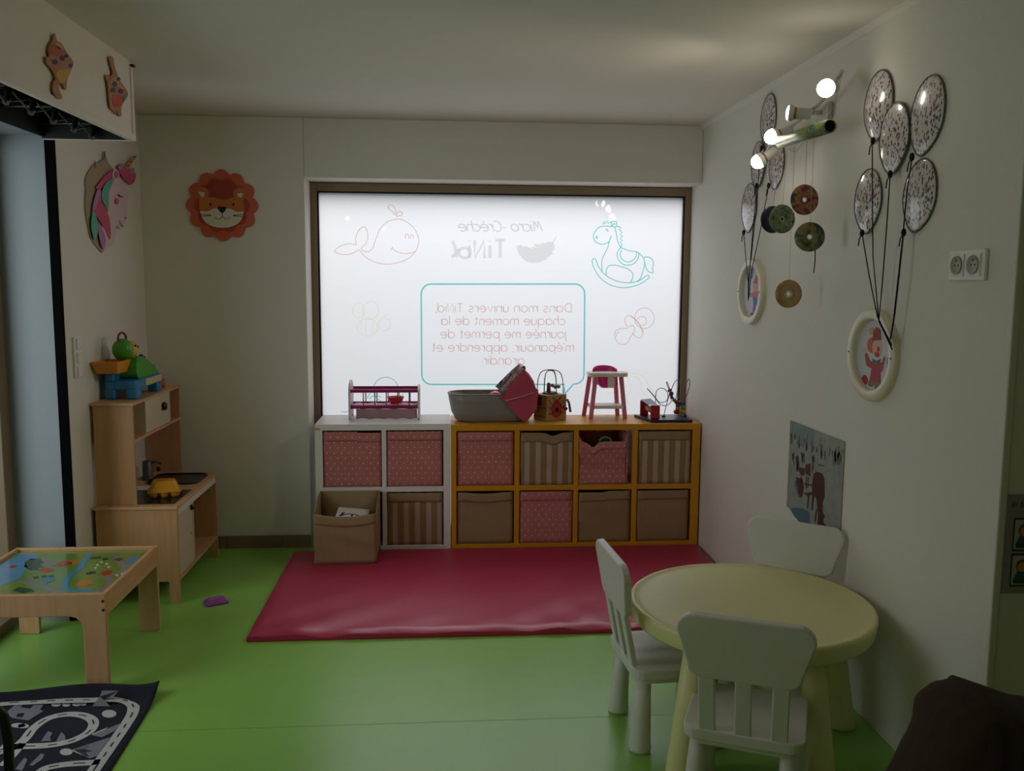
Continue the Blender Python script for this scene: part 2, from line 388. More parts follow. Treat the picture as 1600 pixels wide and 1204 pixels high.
# prints on the film (cut vinyl). Drawing coordinates come from the survey of the pane.
PY = FY-0.0004
def wp(px, py): return on_y(px, py, PY)
def wstroke(mb, pts, s, ox, oy, w=0.0048, closed=False, n=5, smooth=True):
    P = [(ox+x/s, oy+y/s, 0) for x, y in pts]
    if smooth: P = catmull(P, closed, n)
    mb.ribbon([wp(p[0], p[1]) for p in P], w, (0, -1, 0), 0.0006, closed)
salmon = vinyl_print('salmon_vinyl', (236, 200, 198)); teal = vinyl_print('teal_vinyl', (128, 212, 210))
greyv = vinyl_print('grey_vinyl', (222, 222, 220)); paley = vinyl_print('pale_yellow_vinyl', (247, 248, 228)); red_v = vinyl_print('coral_vinyl', (238, 204, 200))
S1 = 5.3333
m = MB()
for pts, cl in [([(300,440),(300,370),(330,310),(370,288),(390,320),(398,370),(385,425),(345,465),(360,490),(400,497),(440,465),(465,390),(500,310),(560,250),(640,225),(720,245),(790,310),(822,390),(815,450),(795,495),(740,550),(660,585),(560,600),(460,585),(380,540),(325,480)], False),
    ([(300,440),(240,430),(170,450),(120,495),(200,520),(270,510),(325,480)], False), ([(588,482),(607,458)], False),
    ([(600,468),(650,500),(710,512),(760,507),(795,492)], False), ([(712,385),(712,358),(725,350),(738,360),(740,385)], False),
    ([(752,385),(754,362),(766,355),(777,365),(778,385)], False), ([(622,190),(600,160),(570,135),(575,112),(600,108),(625,135),(630,165)], True),
    ([(637,200),(645,172),(665,162),(685,172),(680,190)], True)]:
    wstroke(m, pts, S1, 500, 300, closed=cl)
m.build('whale_print', salmon, film)
m = MB()
for pts, cl, sm in [([(935,288),(880,283),(830,295),(795,335),(785,380),(805,415),(850,435),(890,428),(915,410),(935,365)], 0, 1),
    ([(855,265),(880,264),(868,245),(893,262),(893,237),(912,258),(938,246)], 0, 0), ([(940,290),(935,255),(950,242),(975,248),(978,275),(965,292),(945,285),(955,262),(968,270)], 0, 1),
    ([(962,295),(975,340),(985,400),(1000,440),(1020,465)], 0, 1), ([(980,285),(1005,290),(1015,300),(1000,310),(1025,340),(1005,350),(1028,370),(1008,385),(1028,405),(1008,415),(1025,435),(1015,455)], 0, 0),
    ([(915,410),(905,460),(875,520),(855,580),(858,660)], 0, 1), ([(1020,465),(1080,487),(1150,500),(1195,540),(1212,590),(1200,650),(1180,710),(1150,748)], 0, 1),
    ([(1015,460),(985,500),(990,555),(1030,600),(1080,608),(1130,590),(1160,545),(1162,505)], 0, 1), ([(1020,480),(1008,515),(1020,555),(1065,582),(1110,570),(1140,535),(1142,500)], 0, 1),
    ([(893,690),(892,650),(915,615),(960,608),(1020,622),(1080,645),(1112,680),(1110,720),(1092,750)], 0, 1),
    ([(775,570),(785,620),(830,700),(900,760),(980,790),(1060,795),(1150,775),(1215,740),(1250,710),(1240,693),(1222,700),(1170,735),(1100,755),(1030,752),(950,730),(880,685),(830,625),(808,570),(792,553)], 1, 1),
    ([(1205,545),(1240,540),(1275,560),(1285,600),(1278,640),(1283,672),(1250,665),(1225,635),(1215,590)], 0, 1), ([(885,315),(900,312),(908,332)], 0, 1), ([(808,370),(816,370),(818,384),(810,386)], 1, 1)]:
    wstroke(m, pts, S1, 780, 300, closed=bool(cl), smooth=bool(sm), w=0.0055)
m.build('rocking_horse_print', teal, film)
m = MB()
S2 = 6.69
wstroke(m, ellipse(448, 247, 103, 107, 20), S2, 940, 460, closed=True, n=3)
for pts, cl in [([(375,265),(390,240),(425,228),(460,245),(468,280),(450,315),(410,322)], 0), ([(270,335),(245,290),(250,240),(290,218),(340,245),(390,310),(425,385),(420,440),(390,453),(345,430),(325,405)], 0),
    ([(300,225),(370,275),(420,350),(438,400)], 0), ([(270,350),(190,357),(145,385),(138,440),(170,500),(220,522),(270,500),(305,440),(345,380),(340,340),(315,322),(290,335)], 1), ([(185,385),(158,410),(155,440)], 0)]:
    wstroke(m, pts, S2, 940, 460, closed=bool(cl))
m.build('dummy_print', red_v, film)
m = MB()
S3 = 13.333
for e in (ellipse(540, 330, 125, 160, 18), ellipse(790, 330, 165, 190, 18), ellipse(720, 680, 215, 180, 18), ellipse(1075, 620, 130, 130, 18)):
    wstroke(m, e, S3, 520, 460, closed=True, n=2, w=0.006)
for x in (600, 690, 850): wstroke(m, [(x, 530), (x-14, 680), (x, 830)], S3, 520, 460, w=0.006)
wstroke(m, [(1060, 490), (1080, 440), (1130, 420)], S3, 520, 460, w=0.006)
wstroke(m, [(1180, 530), (1230, 500)], S3, 520, 460, w=0.006)
m.build('bee_print', paley, film)
m = MB()
for pts in ([(240,790),(300,820),(380,830),(450,870),(500,960),(560,1020),(620,1100)], [(250,830),(290,900),(300,1000),(260,1080),(300,1180)], [(330,850),(400,900),(420,1000),(480,1060)], [(60,1040),(110,1020),(150,1060),(120,1140),(60,1130)]):
    wstroke(m, pts, S2, 940, 460, w=0.007)
m.build('yellow_print', paley, film)
m = MB()
S4 = 12.31
wstroke(m, ellipse(775, 290, 240, 240, 24), S4, 540, 585, closed=True, n=2)
for pts in ([(415,455),(480,345)], [(455,465),(530,410),(600,405),(690,440)], [(1040,400),(1075,410),(1110,370)], [(-90,715),(0,715),(60,700)]):
    wstroke(m, pts, S4, 540, 585)
m.build('teal_toy_print', teal, film)
m = MB()
S5 = 5.517
b = []
for cx, cy, a0, a1 in ((185, 160, 180, 270), (1425, 160, 270, 360)):
    for k in range(7): a = math.radians(a0+(a1-a0)*k/6); b.append((cx+85*math.cos(a), cy+85*math.sin(a)))
b += [(1503, 860), (1495, 895), (1465, 925), (1440, 934), (1412, 938), (1380, 975), (1340, 1018), (1335, 1015), (1335, 980), (1335, 940)]
for k in range(7): a = math.radians(90+90*k/6); b.append((190+85*math.cos(a), 855+85*math.sin(a)))
wstroke(m, b, S5, 640, 430, w=0.0095, closed=True, smooth=False)
m.build('speech_bubble_print', teal, film)

# stroke lettering ------------------------------------------------
def arc(cx, cy, rx, ry, a0, a1, n=10): return [(cx+rx*math.cos(math.radians(a0+(a1-a0)*k/n)), cy+ry*math.sin(math.radians(a0+(a1-a0)*k/n))) for k in range(n+1)]
O_ = arc(.35, .35, .35, .35, 0, 360, 18)
def arch(x0, w, h=.7): return [(x0, .38)]+arc(x0+w/2, .42, w/2, .28, 180, 0, 8)+[(x0+w, 0)]
DOT = lambda x: [(x, .93), (x, .97)]
G = {'o': ([O_], .70), 'a': ([O_, [(.70, .7), (.70, 0)]], .72), 'd': ([O_, [(.70, 1.05), (.70, 0)]], .72), 'q': ([O_, [(.70, .7), (.70, -.35)]], .72),
 'p': ([O_, [(0, .7), (0, -.35)]], .70), 'g': ([O_, [(.70, .7), (.70, -.05)]+arc(.36, -.06, .34, .26, 0, -150, 8)], .72), 'c': ([arc(.35, .35, .35, .35, 48, 312, 14)], .58),
 'e': ([[(.02, .36), (.68, .36)]+arc(.35, .35, .35, .35, 0, 310, 14)], .68), 'n': ([[(0, .7), (0, 0)], arch(0, .55)], .55), 'm': ([[(0, .7), (0, 0)], arch(0, .46), arch(.46, .46)], .92),
 'h': ([[(0, 1.05), (0, 0)], arch(0, .55)], .55), 'u': ([[(0, .7), (0, .28)]+arc(.275, .28, .275, .28, 180, 360, 8)+[(.55, .7)], [(.55, .7), (.55, 0)]], .55),
 'r': ([[(0, .7), (0, 0)], [(0, .38)]+arc(.27, .42, .27, .28, 180, 75, 6)], .33), 'i': ([[(0, .7), (0, 0)], DOT(0)], 0.02), 'l': ([[(0, 1.05), (0, 0)]], 0.02),
 'j': ([[(.1, .7), (.1, -.15), (.05, -.28), (-.08, -.33)], DOT(.1)], .12), 't': ([[(.15, .95), (.15, .15), (.2, .03), (.33, 0)], [(0, .7), (.32, .7)]], .33), 's': ([arc(.25, .52, .22, .17, 30, 270, 9)[:]+arc(.25, .17, .23, .18, 90, -150, 9)], .5),
 'v': ([[(0, .7), (.29, 0), (.58, .7)]], .58), ',': ([[(.04, .06), (-.03, -.16)]], .06), "'": ([[(.02, 1.0), (.02, .8)]], .05), ' ': ([], .30), '-': ([[(0, .33), (.3, .36)]], .3),
 'D': ([[(0, 0), (0, 1)]+arc(.2, .5, .52, .5, 90, -90, 12)+[(0, 0)]], .72), 'T': ([[(0, 1), (.62, 1)], [(.31, 1), (.31, 0)]], .62), 'N': ([[(0, 0), (0, 1), (.62, 0), (.62, 1)]], .62),
 'M': ([[(0, .02), (.12, .5), (.22, 1), (.3, .98), (.36, .25), (.6, 1), (.68, .95), (.7, .3), (.78, 0), (.9, .1)]], .88), 'C': ([arc(.42, .5, .40, .52, 60, 315, 14)], .72)}
G['é'] = (G['e'][0]+[[(.28, .84), (.48, 1.02)]], .68); G['è'] = (G['e'][0]+[[(.44, .84), (.22, 1.02)]], .68)
def lay(text, gap=.20):
    x = 0; out = []
    for ch in text:
        st, w = G[ch]
        for p in st: out.append([(x+a, b) for a, b in p])
        x += w+gap
    return out, x-gap
def letter(mb, text, x_start, x_end, y_base, em, w, slant=0.0, gap=.20, skew=0.0):
    """lettering cut to be read from the street: seen from this side it runs right to left"""
    st, W = lay(text, gap)
    for p in st:
        q = [(x_start-(a+slant*b)*(x_start-x_end)/W, y_base-b*em+skew*a) for a, b in p]
        mb.ribbon([wp(*c) for c in q], w, (0, -1, 0), 0.0006)
m = MB()
for tx, xs, xe, yb in (("Dans mon univers TiNid,", 1393, 222, 316), ("chaque moment de la", 1340, 275, 427), ("journée me permet de", 1352, 270, 540), ("m'épanouir, apprendre et", 1415, 198, 655), ("grandir", 988, 640, 768)):
    letter(m, tx, 640+xs/S5, 640+xe/S5, 430+yb/S5, 13.4, 0.0058)
m.build('lettering_print', red_v, film)
m = MB()
letter(m, "Micro -Crèche", 848, 718, 361, 15.5, 0.0075, slant=0.22, gap=.10)
m.build('lettering_print', greyv, film)
m = MB()
greyl = vinyl_print('light_grey_vinyl', (232, 233, 231))
letter(m, "TiNi", 789, 733, 403, 28, 0.019, gap=.34)
m.ribbon([wp(x, y) for x, y in [(726-9*math.cos(a), 395+8*math.sin(a)) for a in [2*PI*k/14 for k in range(15)]]], 0.017, (0, -1, 0), 0.0006)
m.ribbon([wp(x, y) for x, y in [(707, 376), (711, 385), (712, 395), (706, 402)]], 0.019, (0, -1, 0), 0.0006)
m.ribbon([wp(x, y) for x, y in [(717, 388), (712, 402)]], 0.017, (0, -1, 0), 0.0006)
m.build('lettering_print', greyl, film)
m = MB()
fe = [(143,460),(160,440),(185,440),(200,455),(225,450),(255,465),(285,475),(270,455),(300,460),(320,465),(285,435),(320,432),(360,440),(335,428),(380,425),(415,412),(440,415),(462,440),(460,480),(440,500),(450,512),(420,535),(395,545),(400,555),(360,575),(320,588),(270,588),(225,578),(190,550),(160,510)]
q = [wp(780+x/S1, 300+y/S1) for x, y in fe]
m.prism([(p.x, p.z) for p in q], (0, PY, 0), (1, 0, 0), (0, 0, 1), (0, -1, 0), 0, 0.0006)
m.ribbon([wp(780+x/S1, 300+y/S1) for x, y in ((440, 425), (458, 405), (475, 370))], 0.007, (0, -1, 0), 0.0006)
m.build('feather_print', greyl, film)
# ================================================================ FURNITURE
yel_m = mat('yellow_lacquer', (214, 150, 30), 0.4, 0.04, 8)
pink_dot = dots_mat('pink_dotted_fabric', (196, 122, 120), (240, 226, 214))
stripe_f = stripes_mat('striped_fabric', (150, 122, 90), (186, 165, 148))
beige_f = mat('beige_fabric', (158, 132, 98), 0.9, 0.1, 60, 0.2, 300)
pine_m = wood('pale_birch', (206, 160, 116), 2)
pine_y = wood('pale_birch_lengthwise', (208, 162, 118), 1)
pine_x = wood('pale_birch_crosswise', (208, 162, 118), 0)

# ---- cube shelves
SF, SBK = 5.12, 5.495
def cube_shelf(name, label, x0, x1, cells, m, zt, tape=False):
    t = thing(name, label, 'shelf', ((x0+x1)/2, SF, 0), 0, 'cube shelves under the window')
    zo, zi = zt, zt-0.037
    MB().box(x0, SF, zi, x1, SBK, zo).build('top_panel', m, t, bevel=0.0015)
    MB().box(x0, SF, 0, x1, SBK, 0.045).build('bottom_panel', m, t, bevel=0.0015)
    MB().box(x0, SF, 0.045, cells[0][0], SBK, zi).build('side_panel', m, t, bevel=0.0015)
    MB().box(cells[-1][1], SF, 0.045, x1, SBK, zi).build('side_panel', m, t, bevel=0.0015)
    for a, b in zip(cells[:-1], cells[1:]):
        MB().box(a[1], SF+0.003, 0.045, b[0], SBK, zi).build('divider', m, t, bevel=0.001)
    for a, b in cells:
        MB().box(a, SF+0.003, 0.370, b, SBK, 0.400).build('shelf_board', m, t, bevel=0.001)
    for i, (a, b) in enumerate(cells):
        for z0, z1 in ((.045, .370), (.400, zi)):
            if not (len(cells) == 4 and i == 2 and z0 > .3): MB().box(a, SBK-.006, z0, b, SBK-.001, z1).build('back_panel', m, t)  # added boards behind the cells, blocking window light from leaking through
    if tape: MB().box(x0-0.004, SF-0.003, zi+0.006, x0+0.03, SF+0.03, zi+0.016).build('corner_tape', mat('ochre_tape', (196, 160, 90), 0.6), t)
    return t
WC = [(-0.702, -0.360), (-0.334, 0.000)]; YC = [(0.076, 0.420), (0.450, 0.775), (0.803, 1.130), (1.160, 1.493)]
cube_shelf('cube_shelf', 'white cube shelf of four compartments in front of the window', -0.745, 0.042, WC, white_m, 0.775, True)
cube_shelf('cube_shelf', 'yellow cube shelf of eight compartments in front of the window', 0.046, 1.540, YC, yel_m, 0.768)

def fabric_bin(label, x0, x1, yf, z0, h, m, hem_m, depth=0.33, sag=lambda u: 0.0, back=None, wr=0.004, seed=0, group=None, hem=0.055, side_dip=0.0):
    w = x1-x0; xc = (x0+x1)/2; rnd = random.Random(seed); ph = [rnd.uniform(0, 6.28) for _ in range(6)]
    t = thing('fabric_storage_bin', label, 'storage bin', (xc, yf, z0), 0, 'fabric bins of the cube shelves')
    back = back or h
    def wrk(u, v): return wr*(math.sin(9*u+ph[0]+4*v)*0.5+math.sin(17*v+6*u+ph[1])*0.4+math.sin(5*v+ph[2]))*math.sin(PI*min(max(v, 0), 1))
    b = MB(); nu, nv = 16, 12
    top = lambda u: h-sag(u)
    rows = [[(xc+w*(i/nu-.5), yf+wrk(i/nu-.5, j/nv)*(-1)+0.002, z0+top(i/nu-.5)*j/nv) for i in range(nu+1)] for j in range(nv+1)]
    b.grid(rows)
    for sgn, u in ((-1, -.5), (1, .5)):
        xs = xc+w*u
        rows = [[(xs+sgn*0.0*k, yf+0.002+(depth-0.002)*k/8, z0+(top(u)*(1-k/8)+back*k/8-side_dip*math.sin(PI*k/8))*j/4) for k in range(9)] for j in range(5)]
        b.grid(rows)
    b.grid([[(xc+w*(i/4-.5), yf+depth, z0+back*j/2) for i in range(5)] for j in range(3)])
    b.grid([[(xc+w*(i/2-.5), yf+0.002+(depth-0.002)*j/2, z0) for i in range(3)] for j in range(3)])
    o = b.build('bin_body', m, t); s = o.modifiers.new('thickness', 'SOLIDIFY'); s.thickness = 0.005; s.offset = 0
    hm = MB(); rows = []
    for j in range(5):
        rows.append([(xc+(w-0.004)*(i/nu-.5), yf-0.0035+0.001*math.sin(i*1.3+ph[3])-wrk(i/nu-.5, 1-hem/h*(1-j/4)), z0+top(i/nu-.5)+0.001-hem*(1-j/4)) for i in range(nu+1)])
    hm.grid(rows)
    o2 = hm.build('hem_band', hem_m, t); s = o2.modifiers.new('thickness', 'SOLIDIFY'); s.thickness = 0.003; s.offset = 0
    return t
BF = 5.132
zU, zL, hU, hL = 0.402, 0.047, 0.322, 0.313
fabric_bin('pink dotted fabric bin in the top compartment of the white shelf above the pulled-out bin', WC[0][0]+.006, WC[0][1]-.006, BF, zU, hU+.004, pink_dot, pink_dot, seed=1, sag=lambda u: 0.006 if u > 0.1 else 0.0)
fabric_bin('pink dotted fabric bin in the white shelf right above the striped bin', WC[1][0]+.006, WC[1][1]-.010, BF, zU, hU+.004, pink_dot, pink_dot, seed=2)
fabric_bin('beige and pink striped fabric bin in the bottom row of the white shelf', WC[1][0]+.006, WC[1][1]-.010, BF, zL, hL, stripe_f, beige_f, seed=3)
fabric_bin('pink dotted fabric bin in the top row of the yellow shelf under the doll carrycot', YC[0][0]+.008, YC[0][1]-.008, BF, zU, hU-.002, pink_dot, pink_dot, seed=4)
fabric_bin('striped fabric bin with a sagging rim in the yellow shelf under the activity cube', YC[1][0]+.006, YC[1][1]-.006, BF, zU, hU-.004, stripe_f, beige_f, seed=5, wr=.006, sag=lambda u: 0.02*math.exp(-((u-.12)/.12)**2)+0.004)
fabric_bin('slumped pink dotted fabric bin with its front rim folded down in the yellow shelf', YC[2][0]+.004, YC[2][1]-.03, BF-.004, zU, hU-.012, pink_dot, pink_dot, seed=6, wr=.012, hem=.045, sag=lambda u: 0.052+0.035*math.exp(-((u+.22)/.1)**2)-(0.05 if u > .47 else 0)-(0.03 if u < -.47 else 0), back=0.315)
fabric_bin('striped fabric bin in the end compartment of the yellow shelf under the bead maze', YC[3][0]+.006, YC[3][1]-.012, BF, zU, hU-.004, stripe_f, beige_f, seed=7)
fabric_bin('plain beige fabric bin with a dipped rim in the yellow shelf beside the striped bin', YC[0][0]+.008, YC[0][1]-.010, BF, zL, hL, beige_f, beige_f, seed=8, sag=lambda u: 0.010*math.cos(PI*u)**2)
fabric_bin('pink dotted fabric bin in the bottom row of the yellow shelf between two beige bins', YC[1][0]+.006, YC[1][1]-.006, BF, zL, hL, pink_dot, pink_dot, seed=9)
fabric_bin('plain beige fabric bin with a crooked rim under the slumped pink bin', YC[2][0]+.006, YC[2][1]-.010, BF, zL, hL-.002, beige_f, beige_f, seed=10, sag=lambda u: 0.008 if u < 0.05 else 0.0)
fabric_bin('plain beige fabric bin in the bottom end compartment of the yellow shelf against the wall', YC[3][0]+.006, YC[3][1]-.014, BF, zL, hL-.002, beige_f, beige_f, seed=11)
fabric_bin('plain beige fabric bin pulled out of the white shelf onto the pink mat', -0.716, -0.374, 4.82, 0.0375, 0.285, beige_f, beige_f, depth=0.292, seed=12, wr=.005, sag=lambda u: 0.018*math.cos(PI*u), back=0.345, side_dip=-0.012)
# contents of the open bins
bx = thing('toy_box', 'white box with navy print lying in the pulled-out beige bin', 'box', (-0.54, 4.97, 0.0375))
MB().box(-0.62, 4.90, 0.0375, -0.44, 5.06, 0.29).xf(Matrix.Translation((-0.53, 4.98, 0.16)) @ Matrix.Rotation(0.10, 4, 'Y') @ Matrix.Rotation(0.12, 4, 'X') @ Matrix.Translation((0.53, -4.98, -0.16))).build('box_body', white_m, bx, bevel=0.006)
navy_m = mat('navy_print', (28, 36, 92), 0.5)
pm = MB()
MT = Matrix.Translation((-0.53, 4.98, 0.16)) @ Matrix.Rotation(0.10, 4, 'Y') @ Matrix.Rotation(0.12, 4, 'X') @ Matrix.Translation((0.53, -4.98, -0.16))
pm.prism([(-.60, 4.915), (-.585, 4.92), (-.575, 4.98), (-.59, 4.97)], (0, 0, .29), (1, 0, 0), (0, 1, 0), (0, 0, 1), 0, .0012)
pm.ribbon([Vector((-.535+.045*math.cos(a), 4.93+.03*math.sin(a), .29)) for a in [PI*k/12 for k in range(13)]], .008, (0, 0, 1), .0012)
pm.box(-.535, 4.905, .29, -.525, 4.96, .2912)
pm.xf(MT).build('printed_motif', navy_m, bx)
gt = thing('plastic_toy', 'green plastic toy lying in the slumped pink bin', 'toy', (0.98, 5.25, 0.43))
grn = mat('green_plastic', (46, 120, 52), 0.35)
MB().lathe([(0, .43), (.09, .43), (.10, .50), (.06, .60), (.045, .645), (0, .655)], (0.98, 5.25, 0), 18).build('toy_body', grn, gt)
MB().tube(catmull([(0.94, 5.21, .62), (0.945, 5.20, .66), (0.98, 5.20, .675), (1.01, 5.20, .66), (1.015, 5.21, .62)]), .006).build('toy_handle', mat('pale_green_plastic', (120, 190, 120), 0.35), gt)
dk = tag(MB().lathe([(0, .405), (.06, .405), (.075, .52), (.05, .60), (0, .615)], (0.88, 5.27, 0), 12).build('dark_toy', mat('dark_toy_plastic', (44, 34, 34), 0.5)), 'dark rounded toy half hidden in the slumped pink bin', 'toy')

# ---- floor mat
mm = mat('raspberry_vinyl', (182, 46, 82), 0.40, 0.05, 6, 0.05, 30, spec=0.5)
mat_t = thing('play_mat', 'raspberry pink padded play mat lying before the cube shelves', 'mat', (0.33, 4.47, 0))
b = MB(); nx, ny = 90, 46
def matz(u, v):
    x = -0.875+2.41*u; e = math.exp(-v*5)
    z = 0.036+0.0065*e*(math.sin(x*27+v*16)*0.5+math.sin(x*15-v*24)*0.7)*(0.35+math.sin(x*2.3)**2)
    d = min(u*2.41, (1-u)*2.41, v*1.255, (1-v)*1.255); 
    return z-0.012*max(0, 1-d/0.02)**2
b.grid([[(-0.875+2.41*i/nx, 3.848+1.255*j/ny, matz(i/nx, j/ny)) for i in range(nx+1)] for j in range(ny+1)])
o = b.build('mat_cover', mm, mat_t, fix=False)
sd = MB(); per = [(i/nx, 0) for i in range(nx)]+[(1, j/ny) for j in range(ny)]+[(1-i/nx, 1) for i in range(nx)]+[(0, 1-j/ny) for j in range(ny)]
sd.grid([[(-0.875+2.41*u, 3.848+1.255*v, matz(u, v)) for u, v in per+per[:1]], [(-0.878+2.416*u, 3.845+1.261*v, 0.012) for u, v in per+per[:1]], [(-0.875+2.41*u, 3.848+1.255*v, 0.0) for u, v in per+per[:1]]])
sd.build('mat_edge', mm, mat_t)

# ---- children's table and chairs
chw = mat('white_plastic', (222, 221, 216), 0.42, 0.02, 8)
tbl_m = mat('pale_lime_plastic', (232, 229, 166), 0.40, 0.04, 5, 0.02, 30)
tb = thing('round_table', 'pale lime round plastic children\'s table with thick conical legs', 'table', (1.09, 2.96, 0))
MB().lathe([(0, .425), (.38, .430), (.396, .416), (.414, .414), (.420, .424), (.425, .465), (.424, .475), (.418, .4795), (.410, .479), (.404, .4765), (.38, .4755), (0, .4755)], (1.09, 2.96, 0), 72).build('table_top', tbl_m, tb)
for x, y in ((0.762, 2.640), (1.222, 2.622), (1.445, 2.95), (1.02, 3.30)):
    dx, dy = (x-1.09)*.17, (y-2.96)*.17
    MB().lathe([(.03, .006), (.046, 0), (.052, .012), (.050, .03), (.044, .25), (.037, .435)], (0, 0, 0), 24).xf(Matrix(((1, 0, -dx/.43, x), (0, 1, -dy/.43, y), (0, 0, 1, 0), (0, 0, 0, 1)))).build('leg', tbl_m, tb)
def make_chair(label, loc, rz):
    t = thing('child_chair', label, 'chair', loc, rz, 'chairs at the round table')
    seat = rrect(-.175, -.165, .175, .165, .045)
    MB().prism(seat, (0, 0, 0), (1, 0, 0), (0, 1, 0), (0, 0, 1), .262, .298).build('seat', chw, t, bevel=.006, seg=3, local=True)
    MB().prism(rrect(-.16, -.15, .16, .15, .04), (0, 0, 0), (1, 0, 0), (0, 1, 0), (0, 0, 1), .245, .262).build('seat_rim', chw, t, local=True)
    for sx in (-1, 1):
        for sy in (-1, 1):
            MB().lathe([(.026, .006), (.036, 0), (.0385, .010), (.036, .03), (.030, .14), (.025, .25)], (0, 0, 0), 20).xf(Matrix(((1, 0, -sx*.05, sx*.142), (0, 1, -sy*.05, sy*.132), (0, 0, 1, 0), (0, 0, 0, 1)))).build('leg', chw, t, local=True)
    for x in (-.105, 0, .105):
        MB().bar((x*.97, -.148, .28), (x, -.190, .495), .048, .02, (0, 1, 0)).build('slat', chw, t, bevel=.004, local=True)
    pts = []
    def cor(cx, cz, r, a0):
        for k in range(7): a = math.radians(a0+90*k/6); pts.append((cx+r*math.cos(a), cz+r*math.sin(a)))
    cor(.192-.05, .668-.05, .05, 0); cor(-.192+.05, .668-.05, .05, 90); cor(-.160+.04, .472+.04, .04, 180); cor(.160-.04, .472+.04, .04, 270)
    tl = Vector((0, -.13, 1)).normalized()
    MB().prism([(p[0], (p[1]-.472)) for p in pts], (0, -.184, .472), (1, 0, 0), tl, tl.cross(Vector((1, 0, 0))), -.014, .014).build('backrest', chw, t, bevel=.006, seg=3, local=True)
    if label.startswith('white plastic children\'s chair with its back to the armchair'): MB().lathe([(0, 0), (.005, 0), (.005, .002), (0, .002)], (0, -.157, .30), 10).build('screw_cap', black_m, t, local=True)
    return t
def face(dx, dy): return math.atan2(-dx, dy)
make_chair('white plastic children\'s chair at the round table, nearest the pink mat, facing the balloon wall', (0.795, 2.985, 0), face(1, .07))
make_chair('white plastic children\'s chair with its back to the armchair, at the round table', (0.93, 2.512, 0), face(.41, .91))
make_chair('white plastic children\'s chair in front of the horse poster, its back touching the wall', (1.262, 3.145, 0), face(-.62, -.78))

# ---- wooden activity table with printed top
pt = thing('activity_table', 'birch activity table with a printed landscape top and wide legs', 'table', (-1.61, 3.71, 0))
TX0, TX1, TY0, TY1, TH = -1.92, -1.30, 3.39, 4.02, 0.40
def uboard(y0, y1):
    pts = [(TX0, TH), (TX0, 0)]
    pts += [(TX0+.09, 0), (TX0+.09, TH-.145)] + [(TX0+.14+.05*math.cos(math.radians(a)), TH-.145+.05*math.sin(math.radians(a))+0.005) for a in (180, 150, 120, 90)]
    pts += [(TX1-.14+.05*math.cos(math.radians(a)), TH-.145+.05*math.sin(math.radians(a))+0.005) for a in (90, 60, 30, 0)] + [(TX1-.09, TH-.145), (TX1-.09, 0), (TX1, 0), (TX1, TH)]
    return MB().prism(pts, (0, 0, 0), (1, 0, 0), (0, 0, 1), (0, 1, 0), y0, y1)
uboard(TY0, TY0+.02).build('end_board_with_legs', pine_m, pt, bevel=.004)
uboard(TY1-.02, TY1).build('end_board_with_legs', pine_m, pt, bevel=.004)
for x0 in (TX0, TX1-.018): MB().box(x0, TY0+.02, TH-.09, x0+.018, TY1-.02, TH).build('side_rail', pine_y, pt, bevel=.003)
for z in (TH-.03, TH-.065):
    MB().lathe([(0, 0), (.0055, 0), (.0055, .002), (0, .002)], (0, 0, 0), 10, rot=Matrix.Rotation(PI/2, 3, 'X')).xf(Matrix.Translation((TX1-.012, TY0+.0, z))).build('bolt_head', mat('bolt_dark', (50, 42, 36), 0.4), pt)
ptop = MB().box(TX0+.018, TY0+.02, TH-.03, TX1-.018, TY1-.02, TH-.014).build('printed_top', mat('meadow_print', (126, 158, 70), 0.18, 0.25, 6, coat=0.4), pt)
ZT = TH-.014
def tp(x, y): 
    p = on_z(x/3.137, 820+y/3.137, ZT); return (min(max(p.x, TX0+.019), TX1-.019), min(max(p.y, TY0+.021), TY1-.021))
def tpoly(name, polys, col, n1=.0006):
    for q in polys: MB().prism([tp(*p) for p in q], (0, 0, ZT), (1, 0, 0), (0, 1, 0), (0, 0, 1), 0, n1).build(name, mat('print_'+name, col, 0.2, 0.12, 20, coat=0.4), ptop)
def tband(name, paths, w, col, n1=.0009):
    for q in paths: MB().ribbon([Vector(tp(p[0], p[1])+(ZT,)) for p in catmull([(x, y, 0) for x, y in q], False, 6)], w, (0, 0, 1), n1).build(name, mat('print_'+name, col, 0.2, 0.12, 20, coat=0.4), ptop)
tpoly('sea', [[(105,140),(190,145),(185,165),(120,175),(135,210),(110,240),(100,262),(60,275),(0,300),(-150,330),(-150,200)]], (104, 164, 206))
tpoly('dark_tree', [[(125,180),(150,165),(200,165),(230,180),(195,190),(215,205),(180,210),(195,220),(150,222),(120,205)], [(60,320),(90,305),(150,310),(170,325),(110,335)]], (58, 92, 62))
tband('road', [[(110,270),(180,295),(240,315),(320,335)], [(215,165),(240,185),(270,200)], [(520,250),(540,270),(535,300),(500,320),(470,330)], [(560,150),(590,185),(620,215),(560,245)]], .028, (150, 140, 138))
tband('river', [[(445,140),(410,180),(390,215),(345,245),(322,285),(318,310),(380,320),(460,322)]], .024, (74, 160, 200), .0012)
tpoly('red_roof', [[(275,190),(305,178),(345,180),(355,190),(320,200),(285,200)], [(190,225),(215,208),(250,212),(265,222),(225,232)], [(40,210),(60,198),(90,202),(65,213)], [(490,235),(525,222),(550,225),(545,240),(505,248)]], (196, 70, 48), .0015)
tpoly('orange_farm', [[(370,290),(400,270),(450,268),(460,285),(420,300),(380,300)], [(340,175),(375,165),(385,190),(350,195)]], (214, 140, 62), .0015)
tpoly('pond', [[(205,270),(235,258),(270,258),(265,272),(225,285)], [(610,175),(640,160),(700,158),(665,185),(620,190)]], (70, 140, 190), .0014)
tpoly('brown_barn', [[(555,172),(580,162),(605,165),(585,178)]], (120, 60, 34), .0016)
